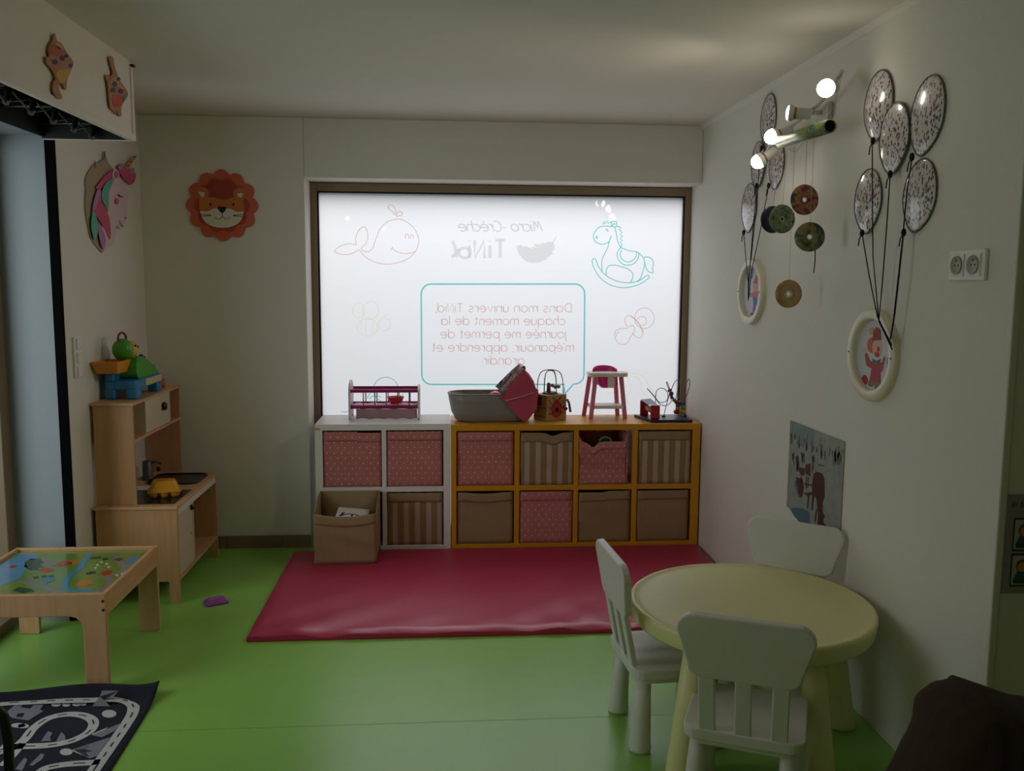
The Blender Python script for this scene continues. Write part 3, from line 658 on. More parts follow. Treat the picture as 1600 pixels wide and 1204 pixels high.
tpoly('white_sheep', [[(x, y), (x+12, y-4), (x+16, y+4), (x+4, y+7)] for x, y in ((470,195),(490,180),(515,190),(565,245),(590,238),(605,230),(460,210),(525,205))], (225, 225, 215), .0016)
tpoly('dark_bush', [[(x, y), (x+26, y-5), (x+30, y+4), (x+6, y+8)] for x, y in ((160,255),(200,250),(235,248),(440,160),(465,158),(500,165),(420,235),(440,232))], (46, 84, 44), .0013)

# ---- toy kitchen against the left wall
kt = thing('toy_kitchen', 'birch toy kitchen with hutch, sink and white door', 'toy kitchen', (-1.52, 4.74, 0))
KX0, KX1, KY0, KY1, KH = -1.700, -1.310, 4.355, 5.115, 0.495
side_m = wood('birch_side', (200, 150, 104), 2)
cream_m = mat('cream_panel', (206, 192, 168), 0.5, 0.04, 8)
MB().box(KX0-.01, KY0-.008, KH-.016, KX1+.004, KY1+.012, KH).build('countertop', pine_y, kt, bevel=.003)
MB().box(KX0, KY0, .112, KX1, KY0+.016, KH-.016).build('side_panel', side_m, kt, bevel=.002)
MB().box(KX0, KY1-.016, .112, KX1, KY1, KH-.016).build('side_panel', side_m, kt, bevel=.002)
for x0, x1 in ((KX0, KX0+.045), (KX1-.05, KX1)):
    for y0 in (KY0, KY1-.016): MB().box(x0, y0-.001, 0, x1, y0+.017, .112).build('leg', side_m, kt, bevel=.002)
MB().box(KX0+.002, KY0+.016, .112, KX1-.002, KY1-.016, .126).build('bottom_shelf', pine_y, kt)
MB().box(KX0, KY0+.016, .126, KX0+.006, KY1-.016, KH-.016).build('back_panel', mat('brown_panel', (120, 74, 50), 0.6), kt)
MB().box(KX1-.014, KY0+.016, KH-.050, KX1, KY1-.016, KH-.016).build('front_fascia', mat('white_fascia', (222, 218, 210), 0.45), kt, bevel=.002)
kd = MB().box(KX1-.020, KY0+.018, .130, KX1-.006, 4.640, KH-.054).build('door', cream_m, kt, bevel=.002)
MB().lathe([(0, 0), (.014, 0), (.016, .008), (.012, .016), (0, .018)], (0, 0, 0), 12, rot=Matrix.Rotation(PI/2, 3, 'Y')).xf(Matrix.Translation((KX1-.006, 4.61, .425))).build('knob', black_m, kd)
MB().box(KX0+.01, 4.640, .126, KX1-.004, 4.654, KH-.05).build('partition', cream_m, kt)
MB().lathe([(0, 0), (.004, 0), (.004, .002), (0, .002)], (0, 0, 0), 8, rot=Matrix.Rotation(PI/2, 3, 'Y')).xf(Matrix.Translation((KX1-.006, 4.60, .29))).build('screw_cap', black_m, kd)
# hob, basin, tap
MB().box(-1.655, 4.40, KH, -1.335, 4.70, KH+.003).build('hob', mat('hob_black', (24, 24, 26), 0.25), kt, bevel=.001)
MB().box(-1.66, 4.70, KH, -1.50, 4.80, KH+.002).build('white_inlay', white_m, kt)
bs = MB().prism(rrect(-1.615, 4.84, -1.350, 5.085, .04), (0, 0, 0), (1, 0, 0), (0, 1, 0), (0, 0, 1), KH-.06, KH+.0035)
bs.build('basin', mat('basin_dark', (22, 22, 24), 0.3), kt)
rim = rrect(-1.62, 4.835, -1.345, 5.09, .045)
MB().tube([(x, y, KH+.005) for x, y in rim], .005, 6, closed=True).build('basin_rim', mat('basin_dark', (22, 22, 24)), kt)
tapm = mat('grey_tap', (84, 84, 82), 0.4, metallic=0.3)
MB().lathe([(.030, 0), (.032, .01), (.027, .012), (.026, .10), (.022, .106), (0, .108)], (-1.645, 4.965, KH), 18).build('tap', tapm, kt)
MB().tube([(-1.645, 4.965, KH+.092), (-1.60, 4.99, KH+.098), (-1.58, 5.0, KH+.085)], .009).build('tap_spout', tapm, kt)
MB().ball((-1.60, 5.01, KH+.05), .013).build('tap_knob', black_m, kt)
# hutch
HX0, HX1, HY0, HY1, HT = -1.705, -1.515, 4.395, 5.172, 1.003
MB().box(HX0, HY0, KH, HX1, HY0+.014, HT-.014).build('hutch_side', side_m, kt, bevel=.002)
MB().box(HX0, HY1-.014, KH+.0, HX1, HY1, HT-.014).build('hutch_side', side_m, kt, bevel=.002)
MB().box(HX0-.008, HY0-.006, HT-.014, HX1+.006, HY1+.006, HT).build('hutch_top', pine_y, kt, bevel=.002)
MB().box(HX0, HY0+.014, .803, HX1, HY1-.014, .817).build('hutch_shelf', pine_y, kt, bevel=.001)
for y in (4.585, 4.985): MB().box(HX0, y, .817, HX1-.002, y+.008, HT-.014).build('hutch_partition', cream_m, kt)
md = MB().box(HX1-.012, 4.595, .819, HX1-.002, 4.983, HT-.016).build('microwave_door', cream_m, kt, bevel=.001)
MB().lathe([(0, 0), (.02, 0), (.024, .01), (.018, .02), (0, .022)], (0, 0, 0), 14, rot=Matrix.Rotation(PI/2, 3, 'Y')).xf(Matrix.Translation((HX1-.002, 4.865, .922))).build('knob', black_m, md)
MB().box(HX0, HY0+.014, .817, HX0+.005, HY1-.014, HT-.014).build('hutch_back', cream_m, kt)
MB().box(HX0+.03, 4.62, .817, HX0+.032, 4.64, .818).build('shelf_pin', white_m, kt)

# ---- things on the kitchen
ylw = mat('yellow_plastic', (222, 160, 38), 0.3, 0.05)
eg = thing('toy_egg_carton', 'yellow plastic toy egg carton standing on the toy kitchen hob', 'toy', (-1.43, 4.56, KH+.003), 0.28)
def carton(z0, z1, top_in):
    b = MB()
    lo = rrect(-.075, -.055, .075, .055, .018, 3); hi = rrect(-.075+top_in, -.055+top_in*.7, .075-top_in, .055-top_in*.7, .018, 3); n = len(lo)
    b.add([(x, y, z0) for x, y in lo]+[(x, y, z1) for x, y in hi], [list(range(n))[::-1], [i+n for i in range(n)]]+[(i, (i+1) % n, (i+1) % n+n, i+n) for i in range(n)])
    return b
carton(.034, .085, .022).build('carton_lid', ylw, eg, bevel=.006, local=True)
MB().prism(rrect(-.082, -.06, .082, .06, .02), (0, 0, 0), (1, 0, 0), (0, 1, 0), (0, 0, 1), .029, .036).build('carton_rim', ylw, eg, bevel=.002, local=True)
for x in (-.05, 0, .05):
    for y in (-.03, .03):
        MB().lathe([(.010, 0), (.017, .003), (.022, .016), (.024, .03)], (x, y, 0), 12).build('egg_cup', ylw, eg, local=True)
rg = thing('toy_cash_register', 'green and blue toy cash register with a tray on the toy kitchen', 'toy', (-1.61, 4.72, HT), 0)
blu = mat('blue_plastic', (36, 128, 190), 0.35); grn2 = mat('bright_green_plastic', (74, 160, 46), 0.35); org = mat('orange_plastic', (226, 146, 40), 0.35); pur = mat('purple_plastic', (96, 52, 116), 0.35)
bs = MB().box(-1.69, 4.52, HT+.045, -1.535, 4.93, HT+.095); bs.build('register_base', blu, rg, bevel=.012, seg=3)
for x0, x1, y0, y1 in ((-1.69, -1.64, 4.52, 4.60), (-1.59, -1.535, 4.52, 4.60), (-1.69, -1.64, 4.85, 4.93), (-1.59, -1.535, 4.85, 4.93)):
    MB().box(x0, y0, HT, x1, y1, HT+.055).build('foot', blu, rg, bevel=.010, seg=3)
MB().box(-1.69, 4.52, HT+.09, -1.645, 4.62, HT+.135).build('register_corner', blu, rg, bevel=.01, seg=3)
MB().box(-1.5365, 4.66, HT+.055, -1.533, 4.92, HT+.088).build('coin_panel', mat('coin_panel', (206, 196, 150), 0.4, 0.3, 60), rg)
pl = [(v.x, v.y) for v in catmull([(4.63, .094, 0), (4.60, .15, 0), (4.62, .20, 0), (4.68, .205, 0), (4.76, .185, 0), (4.84, .15, 0), (4.91, .12, 0), (4.94, .097, 0), (4.80, .092, 0)], True, 4)]
MB().prism(pl, (0, 0, HT), (0, 1, 0), (0, 0, 1), (1, 0, 0), -1.665, -1.555).build('register_body', grn2, rg, bevel=.014, seg=3)
MB().ball((-1.62, 4.60, HT+.245), .052, .05, .058, 16).build('animal_head', grn2, rg)
MB().ball((-1.592, 4.628, HT+.245), .034, .036, .045, 14).build('animal_face', mat('yellow_face', (220, 176, 60), 0.35), rg)
for dy, dz in ((-.012, .02), (.02, .012)): MB().ball((-1.563, 4.628+dy, HT+.245+dz), .006).build('eye', black_m, rg)
MB().tube(catmull([(-1.63, 4.575, HT+.285), (-1.63, 4.572, HT+.315), (-1.62, 4.595, HT+.333), (-1.61, 4.618, HT+.315), (-1.61, 4.62, HT+.285)]), .006).build('carry_ring', mat('crimson_plastic', (150, 32, 52), 0.35), rg)
tr = MB(); lo = [(-1.70, 4.455), (-1.60, 4.455), (-1.60, 4.59), (-1.70, 4.59)]; hi = [(-1.712, 4.42), (-1.585, 4.42), (-1.585, 4.61), (-1.712, 4.61)]
tr.add([(x, y, HT+.137) for x, y in lo]+[(x, y, HT+.195) for x, y in hi], [(3, 2, 1, 0), (0, 1, 5, 4), (1, 2, 6, 5), (2, 3, 7, 6), (3, 0, 4, 7)])
o = tr.build('tray', org, rg); s = o.modifiers.new('t', 'SOLIDIFY'); s.thickness = .006
for k in range(3):
    for j in range(4):
        y = 4.73+.036*j; MB().ball((-1.645+.035*k, y, HT+.205-.013*j-.006*max(0, j-1)), .013, .014, .008, 10).build('key_button', pur, rg)
for j in range(3): MB().ball((-1.60+.02*j, 4.885, HT+.14), .010, .010, .008, 10).build('coin_button', mat('grey_green', (150, 176, 130), 0.4), rg)
cupt = thing('toy_cup', 'small orange red cup behind the toy cash register', 'cup', (-1.57, 5.03, HT))
MB().lathe([(0, 0), (.018, 0), (.021, .05), (.019, .05), (.016, .004), (0, .004)], (-1.57, 5.03, HT), 16).build('cup_body', mat('red_orange', (214, 84, 44), 0.4), cupt)
MB().tube([(-1.57, 5.03, HT+.004), (-1.57, 5.035, HT+.075)], .0035).build('straw', mat('red_orange', (214, 84, 44)), cupt)
sp = thing('toy_block', 'flat purple toy block lying on the green floor', 'toy', (-1.135, 4.345, 0), 0.5)
b = MB(); lo = rrect(-.055, -.04, .055, .04, .014, 3); hi = rrect(-.042, -.028, .042, .028, .012, 3); n = len(lo)
b.add([(x, y, 0) for x, y in lo]+[(x, y, .012) for x, y in lo]+[(x, y, .026) for x, y in hi], [list(range(n))[::-1], [i+2*n for i in range(n)]]+[(i+k*n, (i+1) % n+k*n, (i+1) % n+n+k*n, i+n+k*n) for i in range(n) for k in (0, 1)])
b.build('block_body', mat('violet_plastic', (150, 74, 160), 0.4), sp, bevel=.003, local=True)
MB().prism(rrect(-.030, -.018, .030, .018, .008, 3), (0, 0, 0), (1, 0, 0), (0, 1, 0), (0, 0, 1), .026, .0275).build('block_top', mat('violet_light', (170, 96, 178), 0.4), sp, local=True)
def painted(nm, cols, sc):
    m = mat(nm, cols[0], .4, .1, 10); nt = m.node_tree; b_, src = base_color_socket(m); N = nt.nodes.new; L = nt.links.new
    tc = N('ShaderNodeTexCoord'); nz = N('ShaderNodeTexNoise'); nz.inputs['Scale'].default_value = sc; nz.inputs['Detail'].default_value = 5; nz.inputs['Distortion'].default_value = 1.2; L(tc.outputs['Object'], nz.inputs[0])
    cr_ = N('ShaderNodeValToRGB'); e = cr_.color_ramp; n = len(cols)
    e.elements[0].position = .32; e.elements[0].color = lin(cols[0]); e.elements[1].position = .68; e.elements[1].color = lin(cols[-1])
    for k in range(1, n-1): q = e.elements.new(.32+.36*k/(n-1)); q.color = lin(cols[k])
    L(nz.outputs['Fac'], cr_.inputs[0]); L(cr_.outputs[0], b_.inputs['Base Color']); return m
# ================================================================ TOYS ON THE SHELVES
ZS, ZY = 0.775, 0.768
# ---- doll cradle
mag = mat('magenta_lacquer', (150, 24, 92), 0.4); pinkw = mat('pale_pink_board', (226, 206, 214), 0.45)
cr = thing('doll_cradle', 'magenta and pale pink slatted doll cradle on the white shelf', 'doll bed', (-0.355, 5.36, ZS))
CX0, CX1, CY0, CY1 = -0.565, -0.142, 5.275, 5.455
for x0, x1, hz in ((CX0, CX0+.012, .235), (CX1-.012, CX1, .205)):
    pts = [(CY0-.008, .012)]+[(CY0+.02, 0), (CY0+.045, .02), (CY1-.045, .02), (CY1-.02, 0)]+[(CY1+.008, .012), (CY1+.008, .17)]
    pts += [((CY0+CY1)/2+.098*math.cos(math.radians(a)), .17+(hz-.17)*math.sin(math.radians(a))) for a in (20, 45, 70, 90, 110, 135, 160)]+[(CY0-.008, .17)]
    MB().prism(pts, (0, 0, ZS), (0, 1, 0), (0, 0, 1), (1, 0, 0), x0, x1).build('end_board', pinkw, cr, bevel=.002)
for y in (CY0, CY1-.010):
    MB().box(CX0+.012, y, ZS+.165, CX1-.012, y+.012, ZS+.185).build('top_rail', mag, cr, bevel=.002)
    MB().box(CX0+.012, y, ZS+.068, CX1-.012, y+.012, ZS+.09).build('lower_rail', mag, cr, bevel=.002)
    for k in range(5):
        x = CX0+.085+.068*k; MB().box(x, y+.003, ZS+.088, x+.006, y+.009, ZS+.167).build('slat', mag, cr)
mt = MB(); nx = 24
mt.grid([[(CX0+.014+(CX1-CX0-.028)*i/nx, CY0+.013+(CY1-CY0-.026)*j/6, ZS+.085+.004*math.sin(i*1.1+j)+.005*math.sin(j*.9)) for i in range(nx+1)] for j in range(7)])
o = mt.build('mattress', mat('pale_pink_cloth', (228, 205, 218), 0.8, .06, 30, .2, 80), cr); s = o.modifiers.new('t', 'SOLIDIFY'); s.thickness = .018; s.offset = -1
bl = MB(); fr = []
for j in range(7): fr.append([(CX0+.045+(CX1-CX0-.06)*i/nx, CY0-.006+.006*math.sin(i*.8+j*.5)*(1-j/6), ZS+.006+.062*j/6+(.006*abs(math.sin(i*.6)) if j == 0 else 0)) for i in range(nx+1)])
bl.grid(fr); o = bl.build('hanging_blanket', mat('dusty_pink_cloth', (168, 132, 138), 0.9, .15, 20, .3, 90), cr); s = o.modifiers.new('t', 'SOLIDIFY'); s.thickness = .003
rb = thing('toy_bowl', 'small red plastic bowl lying in the doll cradle', 'bowl', (-0.29, 5.36, ZS+.089))
MB().lathe([(0, 0), (.032, 0), (.042, .012), (.05, .036), (.047, .036), (.038, .012), (0, .006)], (-0.29, 5.36, ZS+.09), 24).build('bowl_shell', mat('red_plastic', (214, 30, 34), 0.3), rb)
MB().lathe([(.047, .035), (.053, .036), (.053, .040), (.047, .039)], (-0.29, 5.36, ZS+.09), 24, caps=False).build('bowl_rim', mat('red_plastic', (214, 30, 34)), rb)

# ---- doll carrycot: oval grey tub, pink folding hood
cc = thing('doll_carrycot', 'grey plastic doll carrycot with a pink folding hood on the yellow shelf', 'doll carrycot', (0.295, 5.30, ZY))
grey_p = mat('warm_grey_plastic', (138, 132, 128), 0.45); hood_m = mat('pink_hood_fabric', (190, 72, 100), 0.6, .06, 20, .15, 60)
def stadium(cx, cy, hx, hy, n=10):
    r = hy; out = []
    for sx, a0 in ((1, -90), (-1, 90)):
        for k in range(n+1): a = math.radians(a0+180*k/n); out.append((cx+sx*(hx-r)+r*math.cos(a)*1.0, cy+r*math.sin(a)))
    return out
lv = [(0.0, .195, .085), (.012, .225, .100), (.06, .248, .110), (.13, .262, .116), (.165, .268, .118), (.168, .262, .112), (.13, .254, .108), (.03, .22, .096)]
secs = [[(x, y, ZY+z) for x, y in stadium(0.295, 5.30, hx, hy)] for z, hx, hy in lv]; n = len(secs[0])
b = MB(); b.add([p for s in secs for p in s], [list(range(n))[::-1], [(len(lv)-1)*n+i for i in range(n)]]+[(j*n+i, j*n+(i+1) % n, (j+1)*n+(i+1) % n, (j+1)*n+i) for j in range(len(lv)-1) for i in range(n)], 0, True)
b.build('tub', grey_p, cc)
MB().tube([(x, y, ZY+.168) for x, y in stadium(0.295, 5.30, .266, .116)], .005, 8, closed=True).build('tub_rim', grey_p, cc)
# hood: ribs fan out from the pivot at the tub's flank
piv = (0.40, ZY+.150)
def hood_rib(a, L, w):
    a = math.radians(a); ex, ez = piv[0]+L*math.cos(a), piv[1]+L*math.sin(a); out = []
    for k in range(13):
        t = PI*k/12; out.append((piv[0]+(ex-piv[0])*min(1, math.sin(t)*1.12), 5.30-w*math.cos(t), piv[1]+(ez-piv[1])*min(1, math.sin(t)*1.12)))
    return out
ribs = [hood_rib(a, L, .121) for a, L in ((72, .155), (66, .182), (50, .176), (32, .168), (12, .163), (-8, .150), (-32, .142), (-52, .130))]
hb = MB(); hb.grid(ribs[1:], smooth=True)
o = hb.build('hood', hood_m, cc, fix=False); s = o.modifiers.new('t', 'SOLIDIFY'); s.thickness = .004
hb = MB()
rim0 = hood_rib(66, .184, .123); rim1 = hood_rib(86, .150, .120)
trim_f = painted('black_white_lace', [(30, 24, 26), (60, 40, 46), (214, 196, 196), (70, 44, 50), (206, 150, 160)], 46)
# patterned trim around the hood opening, running down to the tub
front = []
for k in range(13):
    t = PI*k/12; y = 5.30-.124*math.cos(t); s_ = min(1, math.sin(t)*1.12)
    front.append([(0.322+.140*s_, y, ZY+.190+.146*s_), (0.352+.140*s_, y, ZY+.166+.148*s_)])
hb.grid([[f[0] for f in front], [f[1] for f in front]])
o = hb.build('hood_trim', trim_f, cc, fix=False); s = o.modifiers.new('t', 'SOLIDIFY'); s.thickness = .01
hb = MB(); q = [[(0.338+.142*i/6, 5.176+.0, ZY+.178+.150*i/6) for i in range(7)], [(0.36+.145*i/6, 5.172, ZY+.10+.16*i/6) for i in range(7)]]
hb.add([(0.338, 5.174, ZY+.172), (0.478, 5.18, ZY+.325), (0.565, 5.19, ZY+.185), (0.555, 5.188, ZY+.08), (0.50, 5.186, ZY+.012), (0.47, 5.184, ZY+.012), (0.345, 5.174, ZY+.15)], [(0, 1, 2, 3, 4, 5, 6)])
o = hb.build('hood_side', hood_m, cc); s = o.modifiers.new('t', 'SOLIDIFY'); s.thickness = .006
MB().tube(catmull([(0.365, 5.168, ZY+.135), (0.43, 5.166, ZY+.150), (0.51, 5.175, ZY+.172), (0.566, 5.195, ZY+.195)]), .004).build('hood_piping', mat('pale_piping', (206, 150, 160), 0.6), cc)
MB().ball((0.478, 5.20, ZY+.332), .010, .010, .010).build('hood_knob', mat('dark_blue_cap', (40, 48, 60), 0.4), cc)
for nm, lab, loc, col, r in (('toy_ball', 'red toy ball lying in the doll carrycot', (0.315, 5.27, ZY+.145), (206, 30, 40), .042), ):
    t = thing(nm, lab, 'toy', (loc[0], loc[1], ZY+.03)); MB().ball(loc, r, r, r*.9, 16).build('ball_shell', mat('red_plastic', (214, 30, 34)), t); MB().tube([(loc[0]+r*1.0*math.cos(a), loc[1]+r*1.0*math.sin(a), loc[2]) for a in [2*PI*k/20 for k in range(20)]], .0025, 6, closed=True).build('ball_seam', mat('dark_red', (120, 18, 24), .4), t)
MB_t = thing('cloth_scrap', 'crumpled dark cloth in the doll carrycot beside the red ball', 'cloth', (0.18, 5.29, ZY+.03))
b = MB(); b.grid([[(0.10+.17*i/12, 5.23+.12*j/8, ZY+.135+.014*math.sin(i*1.3+j*.7)+.010*math.sin(i*.5-j*1.9)) for i in range(13)] for j in range(9)])
o = b.build('crumpled_cloth', mat('dark_maroon_cloth', (64, 36, 42), .9, .4, 20), MB_t); s = o.modifiers.new('t', 'SOLIDIFY'); s.thickness = .01
MB_t2 = MB().box(.16, 5.27, ZY+.05, .24, 5.31, ZY+.135).build('cloth_bulk', mat('dark_maroon_cloth', (64, 36, 42)), MB_t)

# ---- wooden activity cube
ac = thing('activity_cube', 'wooden activity cube with a red ladybird and wire loops on top', 'toy', (0.665, 5.335, ZY))
cub = mat('toy_beech', (190, 146, 96), 0.5, .1, 14)
A, B_, C_, D_ = Vector((0.552, 5.335, 0)), Vector((0.626, 5.232, 0)), Vector((0.752, 5.30, 0)), Vector((0.680, 5.41, 0))
b = MB(); b.add([(p.x, p.y, ZY+z) for z in (0, .158) for p in (A, B_, C_, D_)], [(3, 2, 1, 0), (4, 5, 6, 7), (0, 1, 5, 4), (1, 2, 6, 5), (2, 3, 7, 6), (3, 0, 4, 7)])
b.build('cube_body', cub, ac, bevel=.004)
U = (C_-B_).normalized(); Nf = Vector((U.y, -U.x, 0)); W_ = (C_-B_).length
def cubflat(polys, mt_, nm, n0, n1, O=B_, UU=U, NN=Nf, parent=ac):
    b = MB()
    for p in polys: b.prism(p, (O.x, O.y, ZY), UU, (0, 0, 1), NN, n0, n1)
    return b.build(nm, mt_, parent)
redp = mat('ladybird_red', (192, 44, 34), .4); blk = mat('print_black', (24, 20, 20), .5)
cubflat([ellipse(W_*.48, .068, .042, .052, 20)], redp, 'ladybird_body', 0, .002)
cubflat([ellipse(W_*.48, .118, .018, .014, 14)], redp, 'ladybird_head', 0, .002)
cubflat([ellipse(W_*.48, .066, .015, .017, 14)]+[ellipse(W_*.48+dx, .066+dz, .005, .006, 8) for dx, dz in ((-.026, .024), (.026, .024), (-.028, -.018), (.028, -.018))]+[[(W_*.48+s*.012, .128), (W_*.48+s*.028, .146), (W_*.48+s*.034, .144), (W_*.48+s*.016, .126)] for s in (-1, 1)]+[[(W_*.48+s*.040, .07+d), (W_*.48+s*.060, .085+d*1.4), (W_*.48+s*.058, .089+d*1.4), (W_*.48+s*.040, .075+d)] for s in (-1, 1) for d in (-.03, 0, .03)], blk, 'ladybird_markings', .002, .003)
MB().ball((C_.x-U.x*.012, C_.y-U.y*.012, ZY+.070), .010).xf(Matrix.Translation(Nf*.012)).build('side_peg', black_m, ac)
U2 = (B_-A).normalized(); N2 = Vector((U2.y, -U2.x, 0)); W2 = (B_-A).length
for q_ in ([(.012, .02), (W2-.012, .02), (W2-.012, .025), (.012, .025)], [(.012, .075), (W2-.012, .075), (W2-.012, .079), (.012, .079)], [(.04, .09), (.075, .09), (.075, .145), (.04, .145)]): cubflat([q_], mat('maze_track_brown', (104, 62, 46), .6), 'maze_track', 0, .002, A, U2, N2)
cubflat([ellipse(W2*.3, .05, .010, .010, 10), ellipse(W2*.7, .12, .010, .010, 10)], mat('orange_peg', (206, 100, 40), .4), 'sliding_peg', .002, .010, A, U2, N2)
ctr = (A+B_+C_+D_)/4
MB().lathe([(.05, .158), (.05, .163), (.03, .172), (0, .176)], (ctr.x, ctr.y, ZY), 20).build('green_dome', mat('leaf_green', (62, 100, 50), .5), ac)
wire = mat('plum_wire', (88, 52, 76), .35, metallic=.3)
def loop(w, h, ang, base=.158):
    c, s_ = math.cos(ang), math.sin(ang); P = [(-w, base), (-w*.95, base+h*.55), (-w*.75, base+h*.88), (-w*.35, base+h), (w*.35, base+h), (w*.75, base+h*.88), (w*.95, base+h*.55), (w, base)]
    return catmull([(ctr.x+x*c, ctr.y+x*s_, ZY+z) for x, z in P], False, 4)
for w, h, a in ((.080, .145, -.1), (.046, .142, .5), (.040, .140, 2.6)): MB().tube(loop(w, h, a), .0028, 6).build('wire_loop', wire, ac)
MB().lathe([(.014, .16), (.012, .20), (.010, .225), (0, .23)], (ctr.x-.012, ctr.y-.02, ZY), 12).build('centre_post', mat('mauve_bead', (140, 70, 80), .4), ac)
for dx, dz in ((.03, .20), (.05, .203), (.012, .21)): MB().ball((ctr.x+dx, ctr.y-.01, ZY+dz), .012).build('bead', mat('grey_bead', (150, 138, 140), .4), ac)
MB().tube([(C_.x+.004, C_.y+.01, ZY+.125), (C_.x+.016, C_.y+.01, ZY+.10), (C_.x+.026, C_.y+.01, ZY+.045)], .0075, 8).build('mallet', mat('grey_brown_wood', (124, 96, 96), .5), ac)

# ---- doll high chair
hc = thing('doll_high_chair', 'pink and white wooden doll high chair on the yellow shelf', 'doll chair', (1.01, 5.37, ZY))
hp = mat('rose_pink_paint', (226, 128, 156), .4); hw = mat('warm_white_paint', (232, 220, 208), .4); hm_ = mat('hot_pink_plastic', (226, 44, 148), .35)
for (x0, y0), (x1, y1) in (((.905, 5.315), (.935, 5.335)), ((1.122, 5.33), (1.095, 5.345)), ((.885, 5.46), (.915, 5.43)), ((1.10, 5.46), (1.075, 5.43))):
    MB().bar((x0, y0, ZY), (x1, y1, ZY+.265), .026, .018, (0, 1, 0)).build('leg', hp, hc, bevel=.002)
MB().prism(rrect(.888, 5.295, 1.132, 5.425, .03), (0, 0, 0), (1, 0, 0), (0, 1, 0), (0, 0, 1), ZY+.262, ZY+.286).build('tray', hw, hc, bevel=.004)
MB().box(.905, 5.318, ZY+.062, 1.112, 5.455, ZY+.082).build('foot_board', hw, hc, bevel=.003)
MB().lathe([(.0, .185), (.03, .188), (.052, .21), (.062, .245), (.064, .262), (.058, .262), (.045, .215), (0, .195)], (1.005, 5.375, ZY), 22, sx=1.0, sy=.8).build('bucket_seat', hm_, hc)
bk = MB(); bk.grid([[(1.0+.078*math.sin(t), 5.375+.068*math.cos(t), ZY+z-(.02*(abs(t)/1.4)**2 if z > .3 else 0)) for t in [-1.45+2.9*k/16 for k in range(17)]] for z in (.20, .25, .30, .322)])
o = bk.build('bucket_back', hm_, hc); s = o.modifiers.new('t', 'SOLIDIFY'); s.thickness = .006
MB().box(1.005, 5.30, ZY+.195, 1.042, 5.305, ZY+.262).build('white_strap', hw, hc)

# ---- bead maze board
bm_ = thing('bead_maze', 'bead maze toy with twisted wires on a dark blue board', 'toy', (1.37, 5.28, ZY))
MB().add([(1.245, 5.155, ZY), (1.497, 5.15, ZY), (1.50, 5.37, ZY), (1.19, 5.38, ZY), (1.245, 5.155, ZY+.018), (1.497, 5.15, ZY+.018), (1.50, 5.37, ZY+.018), (1.19, 5.38, ZY+.018)], [(3, 2, 1, 0), (4, 5, 6, 7), (0, 1, 5, 4), (1, 2, 6, 5), (2, 3, 7, 6), (3, 0, 4, 7)]).build('board', mat('midnight_board', (28, 34, 62), .35), bm_, bevel=.002)
red2 = mat('toy_red', (170, 28, 34), .35); zb = ZY+.018
MB().box(1.248, 5.18, zb, 1.305, 5.20, zb+.085).build('red_end_block', red2, bm_, bevel=.006, seg=3)
MB().box(1.218, 5.33, zb, 1.27, 5.35, zb+.095).build('red_end_block', red2, bm_, bevel=.006, seg=3)
MB().add([(1.235, 5.20, zb+.085), (1.295, 5.20, zb+.085), (1.265, 5.33, zb+.10), (1.215, 5.33, zb+.10), (1.265, 5.265, zb+.115)], [(0, 1, 4), (1, 2, 4), (2, 3, 4), (3, 0, 4), (3, 2, 1, 0)]).build('blue_roof', mat('slate_blue', (70, 84, 120), .4), bm_)
MB().lathe([(.018, 0), (.018, .125)], (0, 0, 0), 14, rot=Matrix.Rotation(-PI/2, 3, 'X')).xf(Matrix.Translation((1.26, 5.205, zb+.05))).build('roller', mat('picture_roller', (200, 150, 120), .4, .6, 50), bm_)
Yw = 5.27
def mz(x, y, Y=Yw): p = on_y(980+x/12.04, 570+y/12.04, Y); return (p.x, p.y, p.z)
wsil = mat('bronze_wire', (110, 92, 84), .3, metallic=.4)
def mzp(pts, nm='maze_wire', dy=0.0):
    MB().tube(catmull([mz(x, y, Yw+dy*k/len(pts)) for k, (x, y) in enumerate(pts)], False, 6), .0024, 6).build(nm, wsil, bm_)
mzp([(530,735),(535,600),(550,500),(600,445),(660,437),(720,465),(760,530),(765,620),(730,680),(640,705),(580,680),(530,610),(450,520),(375,440)], dy=.05)
mzp([(690,950),(730,780),(780,600),(800,480),(775,370),(745,318),(740,350),(775,430),(810,510)], dy=-.03)
mzp([(375,440),(520,610),(600,720),(690,765),(780,740),(830,670),(800,560),(840,440),(890,330),(940,280),(975,275),(985,300),(960,420),(920,630)], dy=.04)
mzp([(950,640),(1030,500),(1090,360),(1140,285),(1160,268),(1180,320),(1165,430),(1120,570),(1060,700),(1040,800)], dy=-.04)
mzp([(1075,965),(1050,820),(1000,720),(920,690),(860,600),(820,540)], dy=.02); mzp([(915,900),(930,800),(920,720)])
bead_c = {'r': red2, 'b': mat('toy_blue', (44, 70, 116), .35), 'y': mat('toy_yellow', (206, 160, 50), .35), 'g': mat('toy_green', (110, 140, 50), .35), 'm': mat('toy_magenta', (140, 26, 60), .35)}
for x, y, c, r in ((685,970,'m',.014),(790,480,'r',.013),(820,470,'r',.010),(830,540,'b',.018),(840,610,'m',.013),(885,660,'g',.016),(925,700,'r',.016),(1000,715,'b',.019),(1060,720,'m',.013),(1050,800,'g',.018),(940,770,'r',.013),(940,815,'y',.014),(915,880,'r',.018),(1050,880,'y',.018),(1078,965,'b',.018),(1015,860,'y',.012)):
    MB().ball(mz(x, y), r*.82, n=12).build('bead', bead_c[c], bm_)

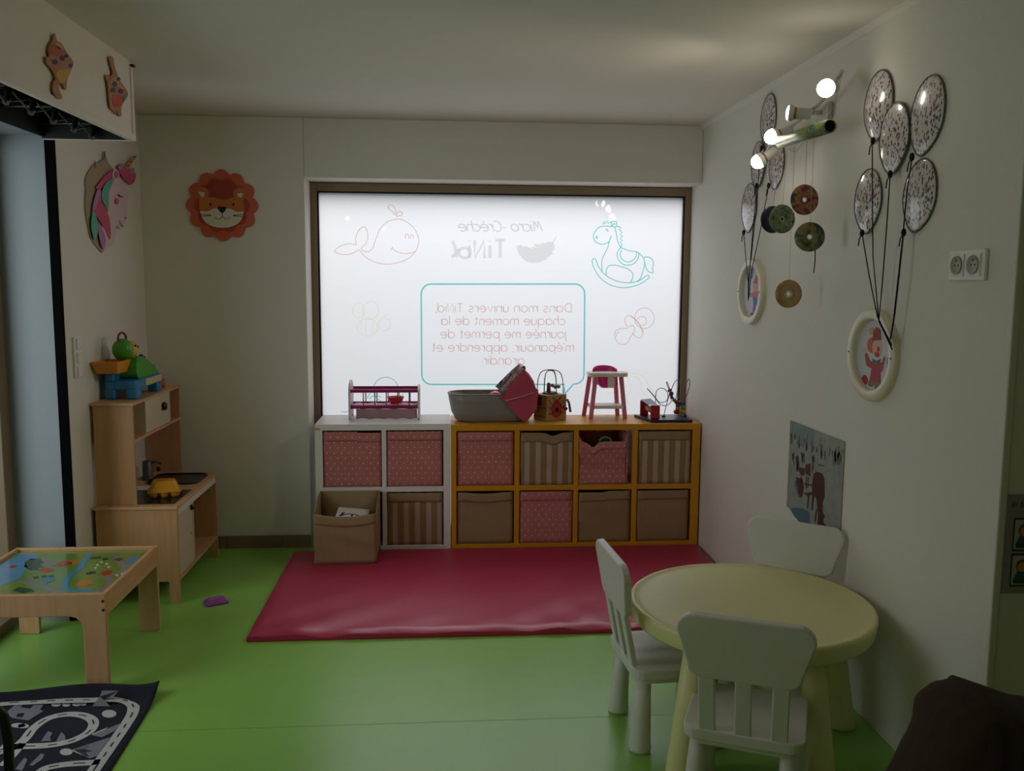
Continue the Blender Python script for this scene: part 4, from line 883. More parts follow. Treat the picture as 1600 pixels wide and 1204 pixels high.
# ================================================================ ROAD RUG
RX0, RX1, RY0, RY1 = -1.96, -1.105, 1.75, 3.372
def rug_xy(u, v): return RX0+(RX1-RX0)*u+0.05*(1-v)*u*0.9, RY0+(RY1-RY0)*v
def rug_h(x, y):
    d = max(0.0, RY1-y); back = (0.030+0.012*math.sin(x*9+1.2))*math.exp(-(d/0.05)**2)
    cu = max(0, x-(RX1-.12))/.12; corner = 0.024*cu*cu*math.exp(-(d/0.10)**2)
    return 0.005+back*(1.0 if x > -1.75 else .8)+corner
rgm = mat('navy_rug_pile', (18, 22, 38), .95, .12, 60, .3, 250)
rug = thing('road_rug', 'navy children\'s rug printed with white roads and houses', 'rug', (-1.5, 2.6, 0))
nx, ny = 44, 90
b = MB(); b.grid([[(lambda p: (p[0], p[1], rug_h(*p)))(rug_xy(i/nx, j/ny)) for i in range(nx+1)] for j in range(ny+1)])
o = b.build('rug_pile', rgm, rug, fix=False); s = o.modifiers.new('t', 'SOLIDIFY'); s.thickness = .0045; s.offset = -1
def rp(x, y):
    p = on_z(x/3.137, 820+y/3.137, .006)
    for _ in range(3): p = on_z(x/3.137, 820+y/3.137, rug_h(p.x, min(p.y, RY1))+.0008)
    return p
rw = mat('rug_white_print', (196, 196, 194), .95, .1, 80, .2, 250); rgy = mat('rug_grey_print', (128, 130, 142), .95, .1, 80); rdk = rgm
def rband(pts, w, m_, nm, closed=False, n=6, par=rug):
    b = MB(); b.ribbon([rp(v.x, v.y) for v in catmull([(x, y, 0) for x, y in pts], closed, n)], w, (0, 0, 1), .0009, closed); return b.build(nm, m_, par)
def dashes(pts, m_=rdk):
    P = [rp(v.x, v.y)+Vector((0, 0, .0009)) for v in catmull([(x, y, 0) for x, y in pts], False, 8)]; b = MB(); acc = 0
    fine = []
    for a, c in zip(P[:-1], P[1:]):
        k = max(1, int((c-a).length/.006)); fine += [a.lerp(c, i/k) for i in range(k)]
    i = 0
    while i+5 < len(fine): MB().ribbon(fine[i:i+5], .005, (0, 0, 1), .0007).build('lane_dash', m_, rug); i += 9
roads = [([(-60,880),(60,870),(150,866),(300,860),(450,857),(560,853),(620,862),(652,885),(648,925),(615,980),(560,1060),(500,1145),(450,1215),(380,1310)], .042),
         ([(-40,1120),(60,1095),(120,1050),(165,995),(235,948),(330,927),(415,935),(458,965),(440,1010),(370,1050),(290,1072),(200,1082),(90,1085),(0,1090)], .036),
         ([(10,1180),(60,1130),(110,1070)], .030), ([(190,1215),(230,1190),(330,1172),(440,1165),(490,1160)], .034)]
for pts, w in roads: rband(pts, w, rw, 'printed_road')
for pts, w in roads[:2]+roads[3:]: dashes(pts)
def rpoly(polys, m_, nm, lift=.0010):
    for q in polys:
        P = [rp(*p) for p in q]; k = len(P); up = Vector((0, 0, lift))
        MB().add(P+[p+up for p in P], [list(range(k))[::-1], [i+k for i in range(k)]]+[(i, (i+1) % k, (i+1) % k+k, i+k) for i in range(k)]).build(nm, m_, rug)
rpoly([[(30,920),(75,880),(215,880),(195,905),(212,912),(140,957),(60,945)], [(452,888),(490,840),(500,812),(582,812),(555,842),(500,855),(540,888)], [(600,968),(560,1010),(500,1040),(450,1030)], [(540,1040),(480,1130),(440,1145),(355,1100)]], rgy, 'printed_house')
rpoly([[(110,882),(165,882),(150,900),(95,900)], [(85,925),(120,922),(110,942),(80,942)]], rdk, 'printed_window', .0016)
rpoly([ellipse(535, 925, 36, 19, 14), ellipse(275, 880, 24, 10, 10), ellipse(325, 880, 22, 10, 10), ellipse(375, 878, 22, 10, 10), ellipse(410, 876, 16, 9, 10), ellipse(325, 1112, 32, 17, 12), ellipse(90, 982, 36, 11, 12), ellipse(115, 985, 28, 11, 12)], rw, 'printed_tree')
rpoly([[(350,1105),(450,1075),(415,1098),(455,1108),(420,1115),(440,1140),(390,1122)], [(450,1025),(530,990),(500,1015),(545,1012),(490,1035)]], rw, 'printed_snow')
rpoly([[(200,1060),(235,1010),(258,1020),(245,1040),(250,1058)], [(275,1060),(300,1015),(318,1030),(322,1055)], [(145,1175),(200,1120),(218,1125),(205,1150),(160,1180)], [(75,1195),(120,1140),(135,1150),(110,1204)]], rgy, 'printed_fir')

# ================================================================ WALL DECORATION
# ---- lion plaque on the back wall
li = thing('lion_plaque', 'round orange lion face plaque with a scalloped mane on the back wall', 'wall decoration', (-1.267, YB, 2.03))
LO = (-1.267, YB, 2.03)
def lflat(polys, col, nm, n0, n1, par=li):
    for p in polys: MB().prism([(x/1000, y/1000) for x, y in p], LO, (1, 0, 0), (0, 0, 1), (0, -1, 0), n0, n1).build(nm, mat('lion_'+nm, col, .55, .04, 20), par)
def scallop(r, a, k, n=140): return [((r+a*abs(math.cos(k*t/2)))*math.cos(t), (r+a*abs(math.cos(k*t/2)))*math.sin(t)) for t in [2*PI*i/n for i in range(n)]]
lflat([scallop(178, 26, 12)], (206, 96, 66), 'mane', 0, .009)
lflat([scallop(140, 18, 10)], (176, 66, 46), 'inner_mane', .009, .0105)
lflat([ellipse(0, 80, 100, 60, 24)], (158, 58, 40), 'forelock', .0105, .012)
lflat([ellipse(-108, 66, 38, 36, 18), ellipse(104, 66, 38, 36, 18)], (196, 110, 56), 'ear', .0105, .0125)
lflat([[(-130,70),(-122,75),(-92,70),(-98,50),(-108,36)], [(122,64),(114,72),(86,66),(94,48),(106,34)]], (222, 206, 178), 'inner_ear', .0125, .0135)
lflat([[(v.x, v.y) for v in catmull([(-120,40,0),(-60,45,0),(-20,38,0),(20,30,0),(60,45,0),(115,42,0),(126,0,0),(124,-40,0),(100,-95,0),(50,-122,0),(0,-128,0),(-55,-122,0),(-100,-95,0),(-122,-40,0),(-126,0,0)], True, 4)]], (200, 116, 44), 'face', .0125, .014)
lflat([[(v.x, v.y) for v in catmull([(-124,-38,0),(-80,-36,0),(-40,-18,0),(0,-20,0),(40,-18,0),(80,-36,0),(122,-38,0),(98,-92,0),(50,-121,0),(0,-127,0),(-54,-121,0),(-98,-92,0)], True, 4)]], (226, 218, 198), 'muzzle', .014, .0155)
lflat([ellipse(-62, 4, 6, 9, 10), ellipse(66, 4, 6, 9, 10), [(v.x, v.y) for v in catmull([(-24,-12,0),(0,-8,0),(26,-12,0),(18,-30,0),(2,-44,0),(-16,-30,0)], True, 4)]], (26, 18, 16), 'nose_or_eye', .0155, .0175)
b = MB()
def ls(pts, w): b.ribbon([Vector(LO)+Vector((x/1000, -.0155, y/1000)) for x, y in pts], w, (0, -1, 0), .001)
ls([(2,-40),(2,-62),(-10,-76),(-30,-78),(-42,-70)], .003); ls([(2,-62),(14,-76),(34,-76),(46,-68)], .003)
for s_ in (-1, 1):
    for k, dy in enumerate((-48, -58, -66)): ls([(s_*62, -56-2*k), (s_*130, dy)], .0022)
b.build('whiskers', black_m, li)

# ---- unicorn cut-out on the left wall
un = thing('unicorn_cutout', 'unicorn head wall cut-out with pink and teal mane', 'wall decoration', (XL, 4.75, 2.0))
def uni(polys, col, nm, n0, n1):
    for q in polys:
        P = [(v.x, v.y) for v in catmull([(x, y, 0) for x, y in q], True, 3)]
        R3 = [on_x(120+x/5.333, 220+y/5.333, XL+.012) for x, y in P]
        MB().prism([(min(p.y, YB-.004), p.z) for p in R3], (XL, 0, 0), (0, 1, 0), (0, 0, 1), (1, 0, 0), n0, n1).build(nm, mat('unicorn_'+nm, col, .6, .05, 20), un)
uni([[(235,88),(220,160),(180,180),(150,200),(105,260),(80,340),(85,400),(80,500),(85,600),(110,740),(135,825),(215,925),(225,890),(260,600),(330,300),(270,180)]], (170, 152, 128), 'painted_shadow', 0, .008)  # beige layer painted as the shadow the cut-out casts on the wall
uni([[(250,440),(290,330),(330,300),(365,310),(400,370),(425,420),(420,520),(417,600),(412,650),(395,700),(370,732),(345,725),(330,700),(322,760),(310,850),(260,890),(218,905),(210,700),(235,560)]], (222, 196, 204), 'head', .008, .014)
uni([[(150,390),(180,350),(220,300),(270,255),(300,250),(290,315),(230,345),(190,400)], [(190,450),(200,500),(235,570),(262,640),(275,740),(268,820),(230,740),(180,660),(140,580),(160,500)], [(345,250),(370,215),(420,235),(470,255),(487,295),(470,345),(440,365),(405,335),(370,295)]], (204, 84, 122), 'pink_mane', .014, .017)
uni([[(200,420),(225,360),(270,320),(298,315),(285,360),(258,420),(256,500),(250,590),(225,540),(200,480)], [(130,580),(155,640),(165,750),(140,825),(110,720),(115,620)]], (98, 176, 158), 'teal_mane', .017, .019)
uni([[(165,400),(192,430),(160,520),(130,590),(120,560),(140,470)], [(165,680),(210,750),(230,830),(212,900),(180,820)], [(335,215),(365,196),(390,195),(385,215),(350,245)], [(425,240),(468,225),(462,275),(435,270)]], (182, 132, 178), 'lilac_mane', .0172, .0192)
uni([ellipse(313, 280, 28, 44, 12)], (228, 206, 212), 'ear', .0175, .0200)
uni([ellipse(313, 282, 17, 32, 12), ellipse(322, 503, 14, 24, 10)], (206, 92, 120), 'pink_blush', .020, .0215)
uni([[(393,215),(420,238),(455,175),(488,122),(470,128),(430,170)]], (206, 156, 70), 'horn', .017, .020)
uni([[(405,205),(420,200),(422,212),(410,216)], [(430,170),(444,165),(446,176),(436,180)], [(462,130),(474,128),(474,140),(466,142)]], (96, 60, 36), 'horn_stripe', .020, .021)
b = MB()
for pts, w in (([(345,450),(362,463),(384,466)], .006), ([(352,444),(360,460)], .004), ([(358,665),(368,695),(383,712)], .005), ([(404,632),(407,652)], .008), ([(150,165),(152,225)], .006), ([(236,88),(222,160)], .006), ([(178,180),(190,160)], .005)):
    b.ribbon([on_x(120+x/5.333, 220+y/5.333, XL+.0205) for x, y in pts], w, (1, 0, 0), .001)
b.build('drawn_lines', mat('dark_brown_ink', (56, 36, 32), .6), un)

# ---- two painted turtles on the shutter housing
def turtle(label, outline, patches, dots):
    c = on_x(outline[0][0]/5.474, 20+outline[0][1]/5.474, -1.34)
    t = thing('turtle_cutout', label, 'wall decoration', (-1.334, c.y, c.z), 0, 'card turtles on the shutter housing')
    def fl_(q, n0, n1, m_, nm, sm=True):
        P = [(v.x, v.y) for v in catmull([(x, y, 0) for x, y in q], True, 3)] if sm else q
        R3 = [on_x(x/5.474, 20+y/5.474, -1.334) for x, y in P]
        MB().prism([(p.y, p.z) for p in R3], (-1.3338, 0, 0), (0, 1, 0), (0, 0, 1), (1, 0, 0), n0, n1).build(nm, m_, t)
    fl_(outline, 0, .005, mat('brown_card', (176, 122, 88), .6, .1, 30), 'card_body')
    for nm, q, col in patches: fl_(q, .005, .006, mat('turtle_'+nm, col, .35, .25, 40), nm)
    for x, y, r in dots: fl_(ellipse(x, y, r, r*1.1, 12), .006, .007, mat('turtle_blue_dot', (34, 44, 110), .3), 'blue_dot', False)
    return t
turtle('card turtle with a yellow and red shell hanging beside its spotted twin', [(450,180),(462,185),(475,235),(515,265),(560,340),(615,420),(600,480),(575,540),(560,580),(555,655),(535,645),(525,610),(490,608),(495,660),(520,720),(500,740),(465,720),(440,650),(450,590),(465,560),(430,480),(385,430),(388,375),(410,378),(405,310),(425,260),(440,240)],
       [('red_patch', [(420,310),(440,275),(500,300),(540,350),(500,370),(440,365),(412,345)], (176, 80, 60)), ('yellow_patch', [(450,255),(500,270),(530,310),(480,300)], (196, 156, 60)), ('gold_patch', [(470,500),(560,475),(590,490),(550,570),(510,600),(480,560)], (198, 150, 70)), ('rose_patch', [(430,400),(500,430),(590,430),(560,470),(460,480)], (176, 108, 92))], [(455,420,20),(517,388,20),(552,368,15),(588,450,16)])
turtle('card turtle with blue dots and a red tail end near the housing corner', [(940,372),(957,382),(967,440),(985,500),(1010,570),(1060,640),(1085,700),(1050,760),(1030,800),(1027,880),(1008,880),(985,830),(978,870),(960,835),(935,815),(920,700),(910,600),(897,560),(905,530),(930,545),(955,515),(932,430),(925,390)],
       [('ochre_patch', [(935,560),(985,540),(1020,600),(1055,660),(1000,640),(940,620)], (186, 136, 62)), ('scarlet_patch', [(950,715),(1010,700),(1050,745),(1010,800),(960,800)], (188, 66, 46)), ('green_patch', [(1040,720),(1075,690),(1080,710),(1050,755)], (86, 140, 90))], [(967,610,21),(953,660,18),(1020,670,21),(1000,565,15)])

# ---- confetti balloons with black yarn on the right wall
def confetti(nm):
    m = mat(nm, (214, 206, 204), .25, .03, 10, coat=.6); nt = m.node_tree; N = nt.nodes.new; L = nt.links.new
    b_, src = base_color_socket(m); tc = N('ShaderNodeTexCoord'); cur = src
    for k, (sc, th, colr) in enumerate(((62, .28, (70, 60, 62)), (54, .25, (176, 104, 78)), (64, .25, (72, 84, 122)), (48, .20, (48, 84, 74)), (58, .22, (96, 78, 84)))):
        mp = N('ShaderNodeMapping'); mp.inputs['Location'].default_value = (k*3.1, k*1.7, k*2.3); mp.inputs['Scale'].default_value = (1, 1, .62); L(tc.outputs['Object'], mp.inputs[0])
        v = N('ShaderNodeTexVoronoi'); v.inputs['Scale'].default_value = sc; v.inputs['Randomness'].default_value = 1; L(mp.outputs[0], v.inputs['Vector'])
        lt = N('ShaderNodeMath'); lt.operation = 'LESS_THAN'; L(v.outputs['Distance'], lt.inputs[0]); lt.inputs[1].default_value = th
        mx = N('ShaderNodeMix'); mx.data_type = 'RGBA'; L(lt.outputs[0], mx.inputs[0]); L(cur, mx.inputs[6]); mx.inputs[7].default_value = lin(colr); cur = mx.outputs[2]
    L(cur, b_.inputs['Base Color']); return m
conf = confetti('confetti_laminate'); yarn = mat('black_yarn', (24, 22, 24), .9); edge_m = mat('balloon_edge', (84, 78, 78), .4)
XW = XR-.036
bal = 'confetti balloons on the wall'
def balloon(label, cx, cz, hy, hz, tilt, strings, knot, n0=0.0, dome=.010):
    """cx = position along the wall, tilt = lean of the oval; strings drawn from the knot down to the frame"""
    t = thing('confetti_balloon', label, 'wall decoration', (XR, cx, cz), 0, bal); out = []
    for k in range(40):
        a = 2*PI*k/40; y, z = hy*math.cos(a), hz*math.sin(a)
        if z < 0: y *= (1-.28*(z/hz)**2)
        out.append((cx+y*math.cos(tilt)-z*math.sin(tilt), cz+y*math.sin(tilt)+z*math.cos(tilt)))
    db = MB(); rings = (0, .25, .5, .75, .92, 1.0); vs = [(XR-.006-n0-dome, cx, cz)]; fs = []; nn = len(out)
    for f in rings[1:]: vs += [(XR-.006-n0-dome*(1-f*f), cx+(y-cx)*f, cz+(z-cz)*f) for y, z in out]
    vs += [(XR-.003-n0, y, z) for y, z in out]
    for i in range(nn):
        k = (i+1) % nn; fs.append((0, 1+i, 1+k))
        for j in range(len(rings)-1): fs.append((1+j*nn+i, 1+(j+1)*nn+i, 1+(j+1)*nn+k, 1+j*nn+k))
    db.add(vs, fs, 0, True).build('balloon_disc', conf, t)
    MB().tube([(XR-.006-n0, y, z) for y, z in out], .0022, 6, closed=True).build('disc_rim', edge_m, t)
    k = on_x(knot[0], knot[1], XW); MB().ball((XW, k.y, k.z), .008, .010, .014).build('knot', yarn, t)
    MB().tube([(XW, k.y, k.z), (XW, k.y+.02, k.z-.02), (XW, k.y+.025, k.z-.045)], .0022, 6).build('yarn_tail', yarn, t)
    if strings: MB().tube([on_x(x, y, XW-.004-.004*(i % 2)) for i, (x, y) in enumerate(strings)], .0021, 6).build('yarn_string', yarn, t)
    return t
bal = 'confetti balloons on the wall'
balloon('confetti laminate balloon shining under the spotlight above the large clown frame', 3.118, 2.232, .104, .122, .02, [(1363,222),(1363,300),(1364,400),(1373,500),(1394,546)], (1364, 220), 0, .022)
balloon('confetti laminate balloon in the middle of the cluster of five', 2.982, 2.098, .100, .120, .06, [(1391,272),(1385,360),(1378,450),(1373,502),(1393,540)], (1391, 272), .006)
balloon('largest confetti laminate balloon leaning towards the double socket', 2.790, 2.138, .100, .125, .26, [(1425,247),(1417,300),(1411,365),(1396,500),(1391,530)], (1425, 245))
balloon('confetti laminate balloon hanging lowest towards the disc mobile', 3.160, 1.902, .102, .116, .0, [(1347,365),(1358,430),(1371,495),(1393,538)], (1347, 364))
balloon('confetti laminate balloon right under the largest balloon', 2.808, 1.888, .100, .118, .24, [(1412,364),(1405,430),(1398,492),(1392,528)], (1412, 363))
balloon('narrow confetti balloon highest above the small clown frame', 4.205, 2.375, .100, .122, .06, [(1188,232),(1184,300),(1174,400),(1170,430),(1169,470)], (1190, 231))
balloon('confetti balloon behind the outermost spotlight', 4.305, 2.180, .092, .112, .03, [(1183,290),(1178,340),(1171,425),(1169,468)], (1182, 290), .006)
balloon('confetti balloon partly under the painted tube end', 4.075, 2.150, .092, .112, .18, [(1201,291),(1190,350),(1174,424),(1170,466)], (1201, 290))
balloon('lowest confetti balloon beside the small clown frame near the window', 4.428, 1.982, .108, .122, .06, [(1162,364),(1166,410),(1169,440),(1169,470)], (1162, 363))

# ---- oval frames with clown pictures
cream = mat('cream_plastic_frame', (224, 216, 192), .35)
def oval_frame(label, cy, cz, hy, hz, ring, pic):
    t = thing('oval_picture_frame', label, 'picture frame', (XR, cy, cz), 0, 'oval clown picture frames')
    prof = [(1.0, 0.0), (1.0, .016), (.985, .021), (.95, .024), (1-ring+.04, .025), (1-ring+.01, .022), (1-ring, .016), (1-ring-.012, 0.002)]
    b = MB(); n = 48; vs = []; fs = []
    for f, d in prof:
        for i in range(n): a = 2*PI*i/n; vs.append((XR-d, cy+hy*f*math.cos(a), cz+hz*f*math.sin(a)))
    for j in range(len(prof)-1):
        for i in range(n): k = (i+1) % n; fs.append((j*n+i, j*n+k, (j+1)*n+k, (j+1)*n+i))
    b.add(vs, fs, 0, True); b.build('frame_ring', cream, t)
    for s_ in (-1, 1): MB().ball((XR-.024, cy+s_*hy*.88, cz), .004).build('screw', mat('dull_screw', (130, 126, 112), .4), t)
    card = MB().prism(ellipse(0, 0, hy*(1-ring-.01), hz*(1-ring-.01), 40), (XR, cy, cz), (0, -1, 0), (0, 0, 1), (-1, 0, 0), .0005, .003).build('picture_card', mat('picture_paper', (206, 208, 214), .6, .03), t)
    for nm, q, col, lay_ in pic:
        MB().prism([(x*hy, y*hz) for x, y in q], (XR, cy, cz), (0, -1, 0), (0, 0, 1), (-1, 0, 0), .003, .0036+.0005*lay_).build(nm, mat('clown_'+nm, col, .6, .1, 40), card)
    return t
E_ = ellipse
oval_frame('large cream oval frame with a red dressed clown picture', 3.052, 1.350, .178, .168, .245,
  [('red_hair', E_(-.12, .20, .20, .17, 14), (206, 92, 58), 0), ('clown_face', E_(.10, .16, .19, .19, 16), (226, 176, 160), 1), ('clown_hat', [(-.10,.30),(.26,.34),(.20,.56),(.02,.60),(-.08,.44)], (150, 44, 48), 2), ('hat_flower', E_(-.16, .50, .10, .08, 10), (214, 150, 70), 2), ('red_nose', E_(.16, .14, .055, .055, 10), (200, 40, 40), 3), ('smile', E_(.12, .02, .10, .06, 10), (190, 50, 50), 2),
   ('green_bow', [(-.06,-.08),(.10,-.12),(.28,-.06),(.24,-.18),(.08,-.16),(-.06,-.20)], (70, 110, 84), 2), ('red_jacket', [(-.40,-.02),(-.30,.02),(-.16,-.14),(.12,-.18),(.34,-.12),(.40,.02),(.46,-.04),(.36,-.32),(.30,-.34),(.32,-.58),(-.14,-.58),(-.08,-.30),(-.30,-.26)], (176, 58, 58), 1), ('glove', E_(-.44, .05, .10, .09, 10), (222, 190, 180), 1),
   ('trousers', [(-.14,-.56),(.32,-.56),(.28,-.70),(.10,-.72),(.06,-.62),(-.02,-.70),(-.20,-.68)], (140, 110, 96), 2), ('red_shoe', E_(-.34, -.58, .14, .11, 12), (170, 48, 50), 1), ('dark_cane', [(.54,-.02),(.62,.05),(.60,-.32),(.53,-.38)], (40, 30, 32), 1)])
oval_frame('small cream oval frame with a blue trousered clown picture', 4.335, 1.562, .178, .165, .225,
  [('red_hair', E_(.22, .26, .13, .10, 12), (190, 80, 80), 0), ('clown_face', E_(.18, .12, .17, .15, 14), (226, 180, 170), 1), ('pink_hat', [(.02,.24),(.34,.26),(.36,.48),(.24,.50)], (198, 84, 96), 2), ('pink_shirt', [(-.30,-.06),(.0,-.02),(.30,.0),(.52,.06),(.54,-.02),(.34,-.14),(.0,-.16),(-.30,-.12)], (206, 120, 110), 2), ('blue_trousers', [(.04,-.14),(.36,-.12),(.44,-.34),(.32,-.40),(.24,-.68),(.06,-.68),(.12,-.40)], (74, 112, 176), 1), ('blue_balloon', [(-.20,.70),(.02,.72),(-.02,.46),(-.24,.30),(-.22,.50)], (96, 124, 160), 0), ('dark_shoe', E_(.02, -.68, .12, .05, 10), (70, 60, 60), 2)])

# ---- horse poster on the right wall (snowy painting)
po = thing('horse_poster', 'unframed poster of dark horses and sledges in snow on the wall', 'poster', (XR, 3.515, .80))
def snow():
    m = mat('snow_painting', (146, 152, 146), .55, .35, 22); return m
cn = [on_x(1236, 656, XR-.003), on_x(1321, 690, XR-.003), on_x(1315, 822, XR-.003), on_x(1231, 791, XR-.003)]
y0, y1, zt, zb_ = 3.785, 3.247, .998, .603
sheet = MB().box(XR-.004, y1, zb_, XR-.001, y0, zt).build('poster_sheet', snow(), po)
def pq(polys, col, nm, l0=0):
    for q in polys: MB().prism([((x-155)/515*(y0-y1), (y-100-(x-155)*.37)/790*(zt-zb_)) for x, y in q], (XR-.004, y0, zt), (0, -1, 0), (0, 0, -1), (-1, 0, 0), 0, .0006+.0003*l0).build(nm, mat('poster_'+nm, col, .55, .2, 40), sheet)
def shp(x, y, pts): return [(x+a, y+b) for a, b in pts]
pq([[(155,102),(400,190),(400,330),(300,320),(155,240)]], (122, 142, 140), 'hazy_sky')
pq([[(165+k*70, 215+k*26), (180+k*70, 200+k*26), (190+k*70, 300+k*25), (172+k*70, 320+k*25)] for k in (0, 1.2, 2.2, 3, 4.3, 6, 6.5)]+[[(590,400),(600,330),(612,400),(640,360),(622,470),(605,480)]], (104, 108, 104), 'bare_tree', 1)
pq([[(195,905),(240,885),(330,878),(390,900),(400,980),(480,1052),(400,1045),(320,1020),(240,960)], [(228,650),(245,640),(290,770),(282,790),(240,700)]], (72, 112, 128), 'blue_shadow', 1)
pq([[(415,570),(440,545),(490,555),(515,600),(525,740),(510,800),(515,880),(538,910),(522,930),(520,1040),(490,1060),(470,1040),(475,920),(455,780),(430,745),(420,880),(412,880),(410,730),(405,660)], [(455,860),(462,860),(455,970),(445,970)]], (72, 40, 30), 'large_horse', 3)
pq([[(245,610),(310,620),(325,700),(318,770),(295,790),(275,740),(255,670)], [(330,655),(410,660),(410,672),(330,668)], [(330,740),(420,720),(420,735),(385,760),(375,870),(366,870),(370,770)], [(255,520),(330,525),(325,590),(290,590)], [(335,490),(380,480),(385,590),(335,570)]], (84, 44, 42), 'sledge', 2)
pq([[(230,430),(255,415),(265,470),(255,560),(245,560),(240,500)], [(280,390),(315,395),(318,430),(300,430),(296,470),(290,430)], [(390,420),(412,410),(418,460),(400,480)], [(190,410),(212,390),(215,440),(200,470)], [(455,480),(510,488),(505,496),(455,488)]], (58, 42, 40), 'far_horse', 2)
rt = random.Random(5)
for k in range(26):
    x = 165+rt.random()*490; y = 150+(x-155)*.37+rt.random()*130; h = 30+rt.random()*60; w = 4+rt.random()*6; s_ = rt.uniform(-8, 8)
    pq([[(x, y), (x+w, y+w*.37), (x+w*.7+s_, y+h), (x+s_, y+h)]], (92+rt.random()*40, 98+rt.random()*30, 96+rt.random()*20) if k % 3 else (78, 66, 60), 'bare_tree' if k % 3 else 'twig', 1)
for x, y, w, h, s_ in ((250,470,6,90,0),(262,480,5,80,4),(300,420,5,60,0),(312,425,5,55,3),(405,470,5,70,0),(345,590,6,110,2),(365,600,5,90,-3),(290,600,6,60,5),(210,460,4,50,2),(395,490,4,70,3)):
    pq([[(x, y), (x+w, y), (x+w+s_, y+h), (x+s_, y+h)]], (58, 42, 40), 'thin_leg', 2)
pq([[(525,960),(620,1060),(618,1070),(522,975)], [(460,990),(468,990),(480,1060),(520,1060),(545,1020),(545,1035),(520,1068),(470,1066)]], (46, 34, 30), 'shaft_pole', 4)

# ---- sockets and switches
so = thing('double_socket', 'white double wall socket near the end of the right wall', 'socket', (XR, 2.51, 1.66))
MB().box(XR-.012, 2.420, 1.614, XR, 2.602, 1.706).build('cover_plate', white_m, so, bevel=.004)
for y in (2.470, 2.552):
    ins = MB().box(XR-.016, y-.033, 1.627, XR-.011, y+.033, 1.693).build('socket_insert', white_m, so, bevel=.002)
    MB().lathe([(.028, 0), (.028, .004), (.025, .0045), (.023, .001), (0, .001)], (0, 0, 0), 24, rot=Matrix.Rotation(-PI/2, 3, 'Y')).xf(Matrix.Translation((XR-.016, y, 1.66))).build('socket_well', mat('socket_grey', (176, 170, 158), .5), so)
    for dz, dy in ((0, -.009), (0, .009)): MB().ball((XR-.0172, y+dy, 1.66+dz), .0012, .003, .003, 8).build('pin_hole', black_m, so)
    MB().tube([(XR-.012, y, 1.674), (XR-.023, y, 1.674)], .0022, 6).build('earth_pin', mat('brass', (170, 140, 80), .3, metallic=.8), so)
sw = thing('switch_plate', 'white vertical triple switch plate beside the black guide rail', 'switch', (XL, 4.275, 1.24))
MB().box(XL, 4.235, 1.14, XL+.010, 4.325, 1.335).build('cover_plate', white_m, sw, bevel=.003)
for z in (1.17, 1.235, 1.30): MB().box(XL+.010, 4.255, z-.026, XL+.016, 4.308, z+.026).build('switch_rocker', white_m, sw, bevel=.002)
# ---- notice on the wall stub
no = thing('notice_sheet', 'laminated notice with two small portrait pictures on the wall stub', 'poster', (1.66, YE, .88))
YN = YE-.0005
MB().box(1.572, YN-.0015, .735, 1.80, YN, 1.022).build('paper', mat('notice_paper', (150, 146, 142), .5, .03), no)
for z0, z1 in ((.858, .955), (.755, .852)):
    pf = MB().box(1.594, YN-.0022, z0, 1.70, YN-.0012, z1).build('picture_border', mat('dark_border', (40, 44, 44), .5), no)
    MB().box(1.598, YN-.0026, z0+.006, 1.696, YN-.0018, z1-.006).build('picture_field', mat('pale_field', (176, 178, 168), .5), no)
    c = (1.628, (z0+z1)/2+.012)
    MB().prism(E_(0, 0, .019, .019, 14), (c[0], YN, c[1]), (1, 0, 0), (0, 0, 1), (0, -1, 0), .002, .0032).build('portrait_hair', mat('auburn', (120, 66, 40), .6), no)
    MB().prism(E_(0, -.003, .014, .014, 14), (c[0], YN, c[1]), (1, 0, 0), (0, 0, 1), (0, -1, 0), .0032, .0038).build('portrait_face', mat('skin_print', (206, 140, 106), .6), no)
    MB().prism([(-.026, -.042), (.026, -.042), (.014, -.016), (-.014, -.016)], (c[0], YN, c[1]), (1, 0, 0), (0, 0, 1), (0, -1, 0), .002, .0034).build('portrait_jumper', mat('teal_print', (40, 92, 96), .6), no)
    MB().box(1.604, YN-.0036, z0+.010, 1.690, YN-.0022, z0+.022).build('caption_bar', mat('dark_teal', (26, 60, 62), .6), no)
b = MB()
def hand(txt, x, z, h):
    st, W = lay(txt, .22)
    for p in st: b.ribbon([Vector((x+(a+.2*c_)*h*.8, YN-.0016, z+c_*h)) for a, c_ in p], .0022, (0, -1, 0), .0006)
hand("le to", 1.585, .985, .018)
b.build('handwriting', mat('violet_ink', (70, 56, 90), .6), no)

# ================================================================ SPOTLIGHT BAR AND MOBILE
sl = thing('spotlight_bar', 'white wall spotlight bar with four lit lamps beside the balloons', 'lamp', (XR, 3.6, 2.28))
lam_w = mat('lamp_white_metal', (206, 204, 198), .35); brass = mat('lamp_brass', (150, 112, 76), .35, metallic=.6)
MB().box(XR-.022, 3.50, 2.255, XR, 3.62, 2.325).build('wall_plate', lam_w, sl, bevel=.006)
rail = catmull([(1.475, 3.27, 2.385), (1.475, 3.36, 2.34), (1.475, 3.48, 2.302), (1.475, 3.60, 2.283), (1.475, 3.78, 2.262), (1.475, 3.95, 2.235), (1.475, 4.02, 2.20)], False, 6)
MB().tube(rail, .008, 8).build('rail', lam_w, sl)
MB().tube([(XR-.02, 3.56, 2.29), (1.475, 3.56, 2.29)], .009, 8).build('bracket', lam_w, sl)
bulb_e = emit_mat('lit_bulb', (1.0, .90, .76, 1), 18)
